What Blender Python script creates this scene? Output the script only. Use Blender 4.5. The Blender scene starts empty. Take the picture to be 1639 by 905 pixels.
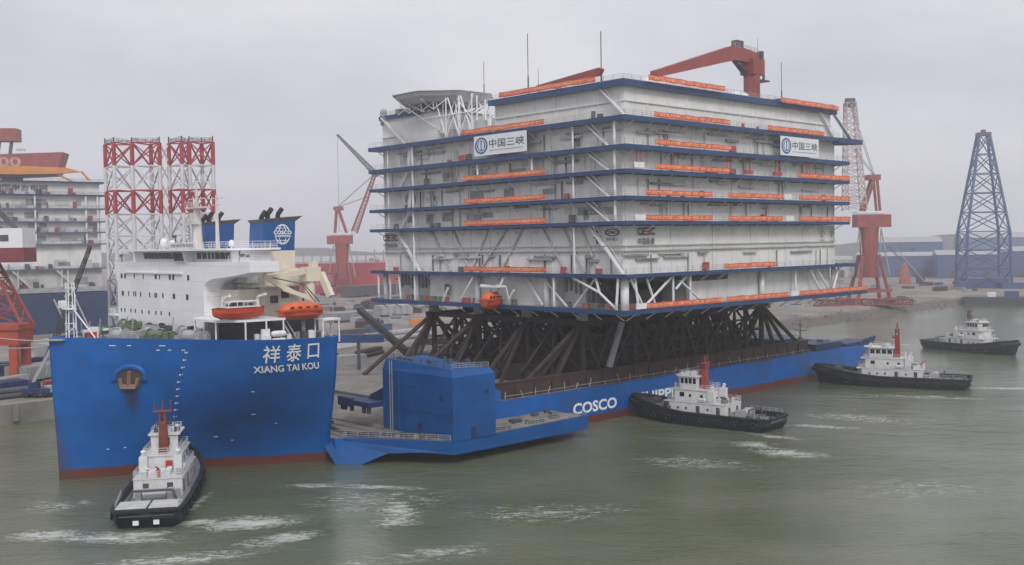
import bpy, math, random
from mathutils import Vector, Matrix
random.seed(11)
D = bpy.data
scn = bpy.context.scene
col = scn.collection
PI = math.pi
def R_(d): return math.radians(d)

# ------------------------------------------------------------------ frames
CAM_H = 37.0
AX = R_(42.9)                                   # heading of the ship's axis in the world
S0 = Vector((-73.324, 165.044, 0.0))            # stem of the ship at the waterline
FU = Vector((math.cos(AX), math.sin(AX), 0)); FV = Vector((-math.sin(AX), math.cos(AX), 0))
def W(u, v, z=0.0): return S0 + FU*u + FV*v + Vector((0, 0, z))

# ------------------------------------------------------------------ materials
MATS = {}
def _n(nt, t, **k):
    n = nt.nodes.new(t)
    for a, b in k.items():
        if a in n.inputs: n.inputs[a].default_value = b
        else: setattr(n, a, b)
    return n
def paint(name, c, rough=.5, var=.18, scale=.35, streak=.0, streakcol=(.16,.08,.045), metal=0.0, bump=0.0, spec=.4, vs=.12):
    """painted or raw surface: uneven tone, optional run-down streaks of rust and dirt"""
    if name in MATS: return MATS[name]
    m = D.materials.new(name); m.use_nodes = True; nt = m.node_tree
    b = nt.nodes['Principled BSDF']; L = nt.links.new
    b.inputs['Roughness'].default_value = rough; b.inputs['Metallic'].default_value = metal
    plates = name in ('hull_blue_paint','casing_blue_paint','superstructure_white')
    b.inputs['Specular IOR Level'].default_value = spec
    tc = _n(nt, 'ShaderNodeTexCoord')
    no = _n(nt, 'ShaderNodeTexNoise', Scale=scale, Detail=5.0, Roughness=.62); L(tc.outputs['Object'], no.inputs['Vector'])
    mr = _n(nt, 'ShaderNodeMapRange'); L(no.outputs['Fac'], mr.inputs['Value'])
    mr.inputs['From Min'].default_value = .3; mr.inputs['From Max'].default_value = .7
    mr.inputs['To Min'].default_value = 1-var; mr.inputs['To Max'].default_value = 1+var*.6
    mx = _n(nt, 'ShaderNodeMix', data_type='RGBA', blend_type='MULTIPLY'); mx.inputs['Factor'].default_value = 1
    mx.inputs['A'].default_value = (*c, 1); L(mr.outputs['Result'], mx.inputs['B'])
    out = mx.outputs['Result']
    if streak > 0:
        mp = _n(nt, 'ShaderNodeMapping'); mp.inputs['Scale'].default_value = (1.1, 1.1, vs); L(tc.outputs['Object'], mp.inputs['Vector'])
        n2 = _n(nt, 'ShaderNodeTexNoise', Scale=1.0, Detail=6.0, Roughness=.7); L(mp.outputs['Vector'], n2.inputs['Vector'])
        r2 = _n(nt, 'ShaderNodeMapRange'); L(n2.outputs['Fac'], r2.inputs['Value'])
        r2.inputs['From Min'].default_value = .54; r2.inputs['From Max'].default_value = .78; r2.inputs['To Max'].default_value = streak
        m2 = _n(nt, 'ShaderNodeMix', data_type='RGBA'); L(r2.outputs['Result'], m2.inputs['Factor']); L(out, m2.inputs['A'])
        m2.inputs['B'].default_value = (*streakcol, 1); out = m2.outputs['Result']
    if plates:
        sx_ = _n(nt, 'ShaderNodeSeparateXYZ'); L(tc.outputs['Object'], sx_.inputs[0]); ad_ = _n(nt, 'ShaderNodeMath', operation='SUBTRACT'); L(sx_.outputs['X'], ad_.inputs[0]); L(sx_.outputs['Y'], ad_.inputs[1])
        cb_ = _n(nt, 'ShaderNodeCombineXYZ'); L(ad_.outputs[0], cb_.inputs['X']); L(sx_.outputs['Z'], cb_.inputs['Y'])
        bk = _n(nt, 'ShaderNodeTexBrick', Scale=1.0); L(cb_.outputs[0], bk.inputs['Vector'])
        for k_, v_ in (('Brick Width',8.5),('Row Height',2.6),('Mortar Size',.05),('Mortar Smooth',.6)): bk.inputs[k_].default_value = v_
        bk.inputs['Color1'].default_value = (.92,.92,.92,1); bk.inputs['Color2'].default_value = (1.06,1.06,1.06,1); bk.inputs['Mortar'].default_value = (.74,.74,.76,1)
        m3 = _n(nt, 'ShaderNodeMix', data_type='RGBA', blend_type='MULTIPLY'); m3.inputs['Factor'].default_value = .8; L(out, m3.inputs['A']); L(bk.outputs['Color'], m3.inputs['B']); out = m3.outputs['Result']
    L(out, b.inputs['Base Color'])
    if bump:
        bp = _n(nt, 'ShaderNodeBump', Strength=bump, Distance=.2); L(no.outputs['Fac'], bp.inputs['Height']); L(bp.outputs['Normal'], b.inputs['Normal'])
    MATS[name] = m; return m

BLUE = (.0, .098, .37)
def hull_material():
    m = paint('hull_blue_paint', BLUE, .42, .22, .16, .30, (.055,.07,.11), vs=.06)
    nt = m.node_tree; L = nt.links.new; b = nt.nodes['Principled BSDF']
    src = b.inputs['Base Color'].links[0].from_socket
    tc = _n(nt, 'ShaderNodeTexCoord'); sp = _n(nt, 'ShaderNodeSeparateXYZ'); L(tc.outputs['Object'], sp.inputs[0])
    # red boot topping near the waterline, a scuffed belt aft and rust at the stem
    no = _n(nt, 'ShaderNodeTexNoise', Scale=.25, Detail=6.0, Roughness=.7); L(tc.outputs['Object'], no.inputs['Vector'])
    a = _n(nt, 'ShaderNodeMath', operation='MULTIPLY_ADD'); L(no.outputs['Fac'], a.inputs[0]); a.inputs[1].default_value = -.9; L(sp.outputs['Z'], a.inputs[2])
    st = _n(nt, 'ShaderNodeMapRange'); L(a.outputs[0], st.inputs['Value']); st.inputs['From Min'].default_value = 1.0; st.inputs['From Max'].default_value = 1.22
    st.inputs['To Min'].default_value = 1; st.inputs['To Max'].default_value = 0
    rd = _n(nt, 'ShaderNodeMix', data_type='RGBA'); L(st.outputs['Result'], rd.inputs['Factor']); L(src, rd.inputs['A']); rd.inputs['B'].default_value = (.125,.034,.024,1)
    # rust on the stem edge
    sx = _n(nt, 'ShaderNodeMath', operation='MULTIPLY_ADD'); L(no.outputs['Fac'], sx.inputs[0]); sx.inputs[1].default_value = 3.2; L(sp.outputs['X'], sx.inputs[2])
    zz = _n(nt, 'ShaderNodeMath', operation='MULTIPLY_ADD'); L(sp.outputs['Z'], zz.inputs[0]); zz.inputs[1].default_value = .19; L(sx.outputs[0], zz.inputs[2])
    s2 = _n(nt, 'ShaderNodeMapRange'); L(zz.outputs[0], s2.inputs['Value']); s2.inputs['From Min'].default_value = 2.1; s2.inputs['From Max'].default_value = 4.0
    s2.inputs['To Min'].default_value = .7; s2.inputs['To Max'].default_value = 0
    r3 = _n(nt, 'ShaderNodeMix', data_type='RGBA'); L(s2.outputs['Result'], r3.inputs['Factor']); L(rd.outputs['Result'], r3.inputs['A']); r3.inputs['B'].default_value = (.07,.045,.04,1)
    # worn patches on the long side
    n4 = _n(nt, 'ShaderNodeTexNoise', Scale=.09, Detail=7.0, Roughness=.75); L(tc.outputs['Object'], n4.inputs['Vector'])
    gx = _n(nt, 'ShaderNodeMapRange'); L(sp.outputs['X'], gx.inputs['Value']); gx.inputs['From Min'].default_value = 70; gx.inputs['From Max'].default_value = 95
    p4 = _n(nt, 'ShaderNodeMapRange'); L(n4.outputs['Fac'], p4.inputs['Value']); p4.inputs['From Min'].default_value = .5; p4.inputs['From Max'].default_value = .66; p4.inputs['To Max'].default_value = .75
    gg = _n(nt, 'ShaderNodeMath', operation='MULTIPLY'); L(gx.outputs[0], gg.inputs[0]); L(p4.outputs[0], gg.inputs[1])
    r4 = _n(nt, 'ShaderNodeMix', data_type='RGBA'); L(gg.outputs[0], r4.inputs['Factor']); L(r3.outputs['Result'], r4.inputs['A']); r4.inputs['B'].default_value = (.045,.05,.085,1)
    # rusty run under the anchor pocket
    vm = _n(nt, 'ShaderNodeMapping'); vm.inputs['Location'].default_value = (-8.0*.5, 9.3*.5, -12.6*.26); vm.inputs['Scale'].default_value = (.5,.5,.26); L(tc.outputs['Object'], vm.inputs['Vector'])
    ln = _n(nt, 'ShaderNodeVectorMath', operation='LENGTH'); L(vm.outputs[0], ln.inputs[0])
    l2 = _n(nt, 'ShaderNodeMath', operation='MULTIPLY_ADD'); L(no.outputs['Fac'], l2.inputs[0]); l2.inputs[1].default_value = .5; L(ln.outputs['Value'], l2.inputs[2])
    l3 = _n(nt, 'ShaderNodeMapRange'); L(l2.outputs[0], l3.inputs['Value']); l3.inputs['From Min'].default_value = .8; l3.inputs['From Max'].default_value = 1.25; l3.inputs['To Min'].default_value = .8; l3.inputs['To Max'].default_value = 0
    r5 = _n(nt, 'ShaderNodeMix', data_type='RGBA'); L(l3.outputs[0], r5.inputs['Factor']); L(r4.outputs['Result'], r5.inputs['A']); r5.inputs['B'].default_value = (.03,.026,.03,1)
    L(r5.outputs['Result'], b.inputs['Base Color'])
    return m

M_HULL = hull_material()
M_BLUE = paint('casing_blue_paint', (.0,.070,.25), .45, .2, .2, .25, (.03,.04,.07), vs=.06)
M_FASC = paint('deck_edge_blue', (.018,.058,.155), .5, .2, .5, .3, (.06,.06,.075))
M_WHITE = paint('white_paint', (.74,.74,.75), .45, .06, .4, .22, (.42,.38,.33))
M_SUPER = paint('superstructure_white', (.78,.785,.81), .42, .04, .3, .10, (.5,.46,.42))
M_WALL = paint('module_wall_white', (.70,.695,.675), .55, .14, .2, .5, (.36,.34,.29), vs=.1)
M_WALL2 = paint('module_wall_grey', (.50,.50,.48), .6, .25, .25, .55, (.2,.19,.16))
M_UNDER = paint('underdeck_grey', (.25,.26,.27), .7, .25, .3)
M_STEEL = paint('dark_rusty_steel', (.034,.023,.021), .75, .4, .5, .6, (.05,.024,.018))
M_RUST = paint('red_brown_primer', (.055,.029,.025), .75, .35, .4, .5, (.05,.03,.026))
M_GREYST = paint('grey_steel', (.34,.345,.36), .55, .2, .5)
M_DKGREY = paint('dark_grey', (.07,.072,.078), .6, .2, .6)
M_BLACK = paint('black_rubber', (.018,.018,.02), .8, .3, .9)
M_GLASS = paint('dark_window_glass', (.012,.016,.022), .12, .1, .5, spec=.6)
M_TUGW = paint('tug_white', (.62,.62,.62), .5, .14, .9, .5, (.30,.25,.21), vs=.3)
M_ORANGE = paint('boat_orange', (.62,.115,.03), .42, .12, .5, .12, (.3,.08,.04))
M_RED = paint('red_paint', (.42,.035,.03), .5, .2, .4, .2, (.16,.04,.035))
M_CRED = paint('crane_red', (.29,.06,.055), .55, .25, .3, .3, (.17,.06,.05))
M_CREAM = paint('cream_paint', (.66,.60,.49), .5, .08, .4, .25, (.4,.33,.25))
M_MAST = paint('mast_pale_grey', (.58,.56,.52), .5, .1, .5, .2)
M_DECK = paint('worn_deck', (.20,.185,.165), .85, .4, .22, .0, bump=.3)
M_DKBLUE = paint('dark_blue_steel', (.008,.03,.10), .55, .3, .4)
M_NAVY = paint('tug_hull_navy', (.012,.016,.028), .5, .35, .5, .35, (.05,.04,.035))
M_TDECK = paint('tug_deck_grey', (.19,.20,.20), .75, .25, .5)
M_GREEN = paint('machinery_green', (.11,.16,.085), .6, .35, .8, .3)
M_TEXTD = paint('lettering_dark', (.03,.035,.05), .5, .1)
M_TEXTW = paint('lettering_white', (.8,.8,.8), .5, .05)
M_TEXTR = paint('lettering_red', (.55,.03,.03), .5, .1)
M_CONC = paint('quay_concrete', (.24,.225,.205), .9, .35, .12, .5, (.11,.10,.09), vs=.3)
M_LBLUE = paint('jacket_blue', (.032,.075,.19), .5, .2, .3)
M_SHED = paint('shed_blue', (.06,.105,.22), .6, .25, .05)
M_HELI = paint('helideck_grey', (.50,.505,.51), .6, .2, .4)
M_YEL = paint('yellow_orange_paint', (.62,.24,.05), .5, .15, .3)
def banner_mat():
    m = D.materials.new('banner_cloth'); m.use_nodes = True; nt = m.node_tree; L = nt.links.new; b = nt.nodes['Principled BSDF']
    b.inputs['Roughness'].default_value = .75
    tc = _n(nt, 'ShaderNodeTexCoord')
    mp = _n(nt, 'ShaderNodeMapping'); mp.inputs['Scale'].default_value = (1.3,1.3,1.0); L(tc.outputs['Object'], mp.inputs['Vector'])
    no = _n(nt, 'ShaderNodeTexNoise', Scale=3.0, Detail=3.0); L(mp.outputs[0], no.inputs['Vector'])
    sp = _n(nt, 'ShaderNodeSeparateXYZ'); L(tc.outputs['Object'], sp.inputs[0])
    band = _n(nt, 'ShaderNodeMath', operation='COMPARE'); L(sp.outputs['Z'], band.inputs[0]); band.inputs[1].default_value = .5; band.inputs[2].default_value = .3
    r = _n(nt, 'ShaderNodeMapRange'); L(no.outputs['Fac'], r.inputs['Value']); r.inputs['From Min'].default_value = .44; r.inputs['From Max'].default_value = .54
    f = _n(nt, 'ShaderNodeMath', operation='MULTIPLY'); L(r.outputs[0], f.inputs[0]); L(band.outputs[0], f.inputs[1])
    mx = _n(nt, 'ShaderNodeMix', data_type='RGBA'); L(f.outputs[0], mx.inputs['Factor']); mx.inputs['A'].default_value = (.56,.10,.055,1); mx.inputs['B'].default_value = (.84,.36,.17,1)
    L(mx.outputs['Result'], b.inputs['Base Color']); return m
M_BANNER = banner_mat()

# ------------------------------------------------------------------ mesh builder
class MB:
    def __init__(s): s.v = []; s.f = []; s.m = []; s.cur = 0; s.sm = []; s.smooth = False
    def face(s, idx): s.f.append(tuple(idx)); s.m.append(s.cur); s.sm.append(s.smooth)
    def mat(s, i): s.cur = i; return s
    def hexa(s, p):
        b = len(s.v); s.v += [tuple(q) for q in p]
        for q in ((0,3,2,1),(4,5,6,7),(0,1,5,4),(1,2,6,5),(2,3,7,6),(3,0,4,7)): s.face([b+i for i in q])
        return s
    def box(s, x0, x1, y0, y1, z0, z1):
        if x0 > x1: x0, x1 = x1, x0
        if y0 > y1: y0, y1 = y1, y0
        if z0 > z1: z0, z1 = z1, z0
        return s.hexa([(x0,y0,z0),(x1,y0,z0),(x1,y1,z0),(x0,y1,z0),(x0,y0,z1),(x1,y0,z1),(x1,y1,z1),(x0,y1,z1)])
    def cbox(s, c, d): return s.box(c[0]-d[0]/2,c[0]+d[0]/2,c[1]-d[1]/2,c[1]+d[1]/2,c[2]-d[2]/2,c[2]+d[2]/2)
    def tube(s, a, b, r, r2=None, n=6, cap=True):
        a = Vector(a); b = Vector(b); r2 = r if r2 is None else r2
        d = b-a
        if d.length < 1e-6: return s
        d.normalize(); up = Vector((0,0,1)) if abs(d.z) < .95 else Vector((1,0,0))
        x = d.cross(up).normalized(); y = d.cross(x)
        o = len(s.v)
        for p, q in ((a, r), (b, r2)):
            for i in range(n):
                t = 2*PI*(i+.5)/n; s.v.append(tuple(p + x*(q*math.cos(t)) + y*(q*math.sin(t))))
        for i in range(n):
            j = (i+1) % n; s.face((o+i, o+n+i, o+n+j, o+j))
        if cap: s.face([o+i for i in range(n)]); s.face([o+n+i for i in reversed(range(n))])
        return s
    def path(s, pts, r, n=5):
        for a, b in zip(pts, pts[1:]): s.tube(a, b, r, n=n)
        return s
    def beam(s, a, b, w, h):
        a = Vector(a); b = Vector(b); d = (b-a).normalized(); up = Vector((0,0,1)) if abs(d.z) < .97 else Vector((1,0,0))
        x = d.cross(up).normalized()*(w/2); y = x.cross(d).normalized()*(h/2)
        return s.hexa([a-x-y, a+x-y, b+x-y, b-x-y, a-x+y, a+x+y, b+x+y, b-x+y])
    def prism(s, poly, z0, z1):
        """vertical prism over a plan polygon; z may be a function of (x, y)"""
        o = len(s.v); n = len(poly)
        f0 = z0 if callable(z0) else (lambda x, y: z0); f1 = z1 if callable(z1) else (lambda x, y: z1)
        s.v += [(x, y, f0(x, y)) for x, y in poly] + [(x, y, f1(x, y)) for x, y in poly]
        s.face([o+i for i in reversed(range(n))]); s.face([o+n+i for i in range(n)])
        for i in range(n): j = (i+1) % n; s.face((o+i, o+j, o+n+j, o+n+i))
        return s
    def extr(s, poly3, d):
        o = len(s.v); n = len(poly3); d = Vector(d)
        s.v += [tuple(p) for p in poly3] + [tuple(Vector(p)+d) for p in poly3]
        s.face([o+i for i in reversed(range(n))]); s.face([o+n+i for i in range(n)])
        for i in range(n): j = (i+1) % n; s.face((o+i, o+j, o+n+j, o+n+i))
        return s
    def loft(s, rings, closed=True, cap=False):
        o = len(s.v); n = len(rings[0])
        for r in rings: s.v += [tuple(p) for p in r]
        for k in range(len(rings)-1):
            for i in range(n if closed else n-1):
                j = (i+1) % n; s.face((o+k*n+i, o+k*n+j, o+(k+1)*n+j, o+(k+1)*n+i))
        if cap:
            s.face([o+i for i in reversed(range(n))]); s.face([o+(len(rings)-1)*n+i for i in range(n)])
        return s
    def capsule(s, a, b, r, n=10, m=4):
        a = Vector(a); b = Vector(b); d = (b-a).normalized(); up = Vector((0,0,1)) if abs(d.z) < .95 else Vector((1,0,0))
        x = d.cross(up).normalized(); y = d.cross(x); rings = []
        for i in range(m+1):
            t = PI/2*(1-i/m); rings.append((a - d*(r*math.sin(t)), max(.02, r*math.cos(t))))
        for i in range(m+1):
            t = PI/2*i/m; rings.append((b + d*(r*math.sin(t)), max(.02, r*math.cos(t))))
        s.loft([[p + x*(q*math.cos(2*PI*k/n)) + y*(q*math.sin(2*PI*k/n)) for k in range(n)] for p, q in rings], cap=True); return s
    def rail(s, pts, h=1.1, sp=2.5, r=.05, bars=3):
        for a, b in zip(pts, pts[1:]):
            a = Vector(a); b = Vector(b); L = (b-a).length; k = max(1, round(L/sp))
            for i in range(k+1):
                p = a + (b-a)*(i/k); s.tube(p, p+Vector((0,0,h)), r, n=4, cap=False)
            for j in range(bars):
                z = Vector((0,0,h*(j+1)/bars)); s.tube(a+z, b+z, r, n=4, cap=False)
        return s
    def build(s, name, mats, parent=None, off=(0,0,0), smooth=False, flip=False):
        me = D.meshes.new(name); o = Vector(off)
        me.from_pydata([tuple(Vector(p)-o) for p in s.v], [], s.f); me.validate()
        for m in (mats if isinstance(mats, (list, tuple)) else [mats]): me.materials.append(m)
        if len(me.polygons) == len(s.m): me.polygons.foreach_set('material_index', s.m)
        if smooth: me.polygons.foreach_set('use_smooth', [True]*len(me.polygons))
        elif len(me.polygons) == len(s.sm): me.polygons.foreach_set('use_smooth', s.sm)
        import bmesh
        bm = bmesh.new(); bm.from_mesh(me); bmesh.ops.recalc_face_normals(bm, faces=bm.faces); bm.to_mesh(me); bm.free()
        ob = D.objects.new(name, me); col.objects.link(ob)
        if parent is not None: ob.parent = parent
        return ob

def tag(o, label=None, cat=None, group=None, kind=None):
    if label: o['label'] = label
    if cat: o['category'] = cat
    if group: o['group'] = group
    if kind: o['kind'] = kind
    return o
def thing(name, label, cat, loc=(0,0,0), rz=0.0, group=None, kind=None):
    o = D.objects.new(name, None); col.objects.link(o); o.empty_display_size = .5
    o.location = loc; o.rotation_euler = (0,0,rz)
    return tag(o, label, cat, group, kind)
def ship_thing(name, label, cat, base=(0,0,0), group=None):
    return thing(name, label, cat, W(*base), AX, group)
def copy_tree(o, parent=None):
    c = o.copy(); col.objects.link(c)
    if parent is not None: c.parent = parent
    for ch in list(o.children): copy_tree(ch, c)
    return c

_tc = {}
def text_geo(body, bold=0.0):
    k = (body, bold)
    if k not in _tc:
        c = D.curves.new('t', 'FONT'); c.body = body; c.offset = bold; c.resolution_u = 3
        o = D.objects.new('t', c); col.objects.link(o)
        dg = bpy.context.evaluated_depsgraph_get(); dg.update()
        me = D.meshes.new_from_object(o.evaluated_get(dg))
        vs = [tuple(v.co) for v in me.vertices]; fs = [tuple(p.vertices) for p in me.polygons]
        D.objects.remove(o); D.curves.remove(c); D.meshes.remove(me)
        x0 = min(v[0] for v in vs); x1 = max(v[0] for v in vs); y0 = min(v[1] for v in vs); y1 = max(v[1] for v in vs)
        _tc[k] = ([((v[0]-x0)/(x1-x0), (v[1]-y0)/(y1-y0)) for v in vs], fs)
    return _tc[k]
def put_text(mb, body, fn, bold=0.0, thick=0.0):
    """fn maps (0..1 across, 0..1 up) to a point on the surface the writing sits on"""
    vs, fs = text_geo(body, bold); o = len(mb.v); mb.v += [tuple(fn(a, b)) for a, b in vs]
    for f in fs: mb.face([o+i for i in f])
    return mb
def disc(mb, fn, rx, ry, n=28, r0=0.0):
    o = len(mb.v)
    for i in range(n):
        t = 2*PI*i/n; mb.v.append(tuple(fn(rx*math.cos(t), ry*math.sin(t))))
    if r0 == 0: mb.face([o+i for i in range(n)])
    else:
        for i in range(n):
            t = 2*PI*i/n; mb.v.append(tuple(fn(rx*r0*math.cos(t), ry*r0*math.sin(t))))
        for i in range(n): j = (i+1) % n; mb.face((o+i, o+j, o+n+j, o+n+i))
    return mb

def piece(name, c, d, m, parent, off=(0,0,0), rz=0.0):
    b = MB(); b.cbox((0,0,0), d); o = b.build(name, m, parent); o.location = Vector(c)-Vector(off); o.rotation_euler = (0,0,rz); return o

# ================================================================== WATER, LAND
def water():
    m = D.materials.new('murky_harbour_water'); m.use_nodes = True; nt = m.node_tree; L = nt.links.new; b = nt.nodes['Principled BSDF']
    b.inputs['Roughness'].default_value = .06; b.inputs['IOR'].default_value = 1.333
    tc = _n(nt, 'ShaderNodeTexCoord')
    def noise(sc, det, rot, sx, sy, dist=0.0):
        mp = _n(nt, 'ShaderNodeMapping'); mp.inputs['Rotation'].default_value = (0,0,R_(rot)); mp.inputs['Scale'].default_value = (sx,sy,1); L(tc.outputs['Object'], mp.inputs['Vector'])
        n = _n(nt, 'ShaderNodeTexNoise', Scale=sc, Detail=det, Roughness=.6, Distortion=dist); L(mp.outputs[0], n.inputs['Vector']); return n.outputs['Fac']
    w1 = noise(.12, 5.0, 20, 1, 2.0, .5); w2 = noise(.8, 5.0, -15, 1, 2.0, .6); w3 = noise(.02, 3.0, 10, 1, 1.6)
    a1 = _n(nt, 'ShaderNodeMath', operation='MULTIPLY_ADD'); L(w1, a1.inputs[0]); a1.inputs[1].default_value = 2.6; L(w2, a1.inputs[2])
    bp = _n(nt, 'ShaderNodeBump', Strength=.6, Distance=.19)
    cal = noise(.012, 3.0, 35, 1, 1.3, .5); cs = _n(nt, 'ShaderNodeMapRange'); L(cal, cs.inputs['Value']); cs.inputs['From Min'].default_value = .38; cs.inputs['From Max'].default_value = .62; cs.inputs['To Min'].default_value = .28; cs.inputs['To Max'].default_value = .85; L(cs.outputs[0], bp.inputs['Strength']); L(a1.outputs[0], bp.inputs['Height']); L(bp.outputs['Normal'], b.inputs['Normal'])
    cr = _n(nt, 'ShaderNodeValToRGB'); L(w3, cr.inputs['Fac'])
    cr.color_ramp.elements[0].position = .35; cr.color_ramp.elements[0].color = (.082,.100,.054,1)
    cr.color_ramp.elements[1].position = .68; cr.color_ramp.elements[1].color = (.138,.148,.104,1)
    # foam churned up by the tugs
    pos = _n(nt, 'ShaderNodeNewGeometry').outputs['Position']
    f1 = noise(.42, 7.0, 8, .6, 1.7, 1.3); f2 = noise(1.6, 4.0, 0, 1, 1.5, .6); f3 = noise(.30, 5.0, 12, .55, 1.5, 2.2)
    rd = _n(nt, 'ShaderNodeMath', operation='SUBTRACT'); L(f3, rd.inputs[0]); rd.inputs[1].default_value = .5
    ra = _n(nt, 'ShaderNodeMath', operation='ABSOLUTE'); L(rd.outputs[0], ra.inputs[0])
    rg = _n(nt, 'ShaderNodeMapRange'); L(ra.outputs[0], rg.inputs['Value']); rg.inputs['From Min'].default_value = 0; rg.inputs['From Max'].default_value = .055; rg.inputs['To Min'].default_value = .26; rg.inputs['To Max'].default_value = 0
    fa = _n(nt, 'ShaderNodeMath', operation='MULTIPLY_ADD'); L(f2, fa.inputs[0]); fa.inputs[1].default_value = .42; L(f1, fa.inputs[2])
    fn = _n(nt, 'ShaderNodeMath', operation='ADD'); L(fa.outputs[0], fn.inputs[0]); L(rg.outputs[0], fn.inputs[1])
    tot = None
    for (x, y, rx, ry, rot, st) in FOAM:
        mp = _n(nt, 'ShaderNodeMapping', vector_type='TEXTURE'); mp.inputs['Location'].default_value = (x,y,0); mp.inputs['Rotation'].default_value = (0,0,R_(rot)); mp.inputs['Scale'].default_value = (rx,ry,1)
        L(pos, mp.inputs['Vector'])
        ln = _n(nt, 'ShaderNodeVectorMath', operation='LENGTH'); L(mp.outputs[0], ln.inputs[0])
        r = _n(nt, 'ShaderNodeMapRange', interpolation_type='SMOOTHSTEP'); L(ln.outputs['Value'], r.inputs['Value']); r.inputs['From Min'].default_value = 0; r.inputs['From Max'].default_value = 1; r.inputs['To Min'].default_value = st; r.inputs['To Max'].default_value = 0
        if tot is None: tot = r.outputs[0]
        else:
            ad = _n(nt, 'ShaderNodeMath', operation='MAXIMUM'); L(tot, ad.inputs[0]); L(r.outputs[0], ad.inputs[1]); tot = ad.outputs[0]
    sm = _n(nt, 'ShaderNodeMath', operation='MULTIPLY_ADD'); L(tot, sm.inputs[0]); sm.inputs[1].default_value = .52; L(fn.outputs[0], sm.inputs[2])
    fm = _n(nt, 'ShaderNodeMapRange'); L(sm.outputs[0], fm.inputs['Value']); fm.inputs['From Min'].default_value = .97; fm.inputs['From Max'].default_value = 1.55; fm.inputs['To Max'].default_value = .85
    gate = _n(nt, 'ShaderNodeMath', operation='MULTIPLY'); L(fm.outputs[0], gate.inputs[0])
    gt = _n(nt, 'ShaderNodeMapRange'); L(tot, gt.inputs['Value']); gt.inputs['From Min'].default_value = .03; gt.inputs['From Max'].default_value = .3; L(gt.outputs[0], gate.inputs[1])
    mx = _n(nt, 'ShaderNodeMix', data_type='RGBA'); L(gate.outputs[0], mx.inputs['Factor']); L(cr.outputs['Color'], mx.inputs['A']); mx.inputs['B'].default_value = (.62,.63,.60,1)
    L(mx.outputs['Result'], b.inputs['Base Color'])
    rr = _n(nt, 'ShaderNodeMapRange'); L(gate.outputs[0], rr.inputs['Value']); rr.inputs['To Min'].default_value = .06; rr.inputs['To Max'].default_value = .8; L(rr.outputs[0], b.inputs['Roughness'])
    mb = MB(); E = 2150; o = len(mb.v)
    mb.v += [(-E,-300,0),(E,-300,0),(E,E,0),(-E,E,0)]; mb.face((0,1,2,3))
    tag(mb.build('water', m), kind='structure')
FOAM = [(-60.8,132.7,8,5.0,0,1.05), (-36,137,12,6,8,1.1), (-29.5,129.5,10,4.2,30,1.0), (-31,158,9,2.8,0,.8), (-20.5,156.4,12,2.4,-12,.95), (-16.1,142,5.5,11,10,.9), (-16,136.4,6,5,20,.9),
        (42.8,184.5,6.5,5.5,0,1.1), (47,176.5,11,6.5,-30,1.0), (130,352,20,2.4,-25,.85), (120,247,16,4,-10,1.0), (60,201,12,3,-22,1.05), (-40,121.6,18,4.2,12,.8), (-43,138,6,3,0,1.1), (-52,131,14,5,-5,.95),
        (94,236,26,6,-18,.65), (142,330,12,3,-55,.7), (-12,121,18,5,20,.65), (30,170,18,9,-25,.6), (5,140,22,10,0,.5), (70,210,20,8,-30,.7), (-48.5,132.5,7,3,0,1.0), (60,150,25,12,0,.35), (-20,148,20,12,0,.5),
        (-46,147,1.6,13,-2,.85), (-57,150,1.6,14,4,.7), (38,203.5,16,1.6,-38,.85), (48,192,10,3,-38,.9), (92,252,18,1.6,-25,.6), (144,327,16,1.6,-62,.5), (-66,148,9,7,0,.55)]
water()

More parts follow.
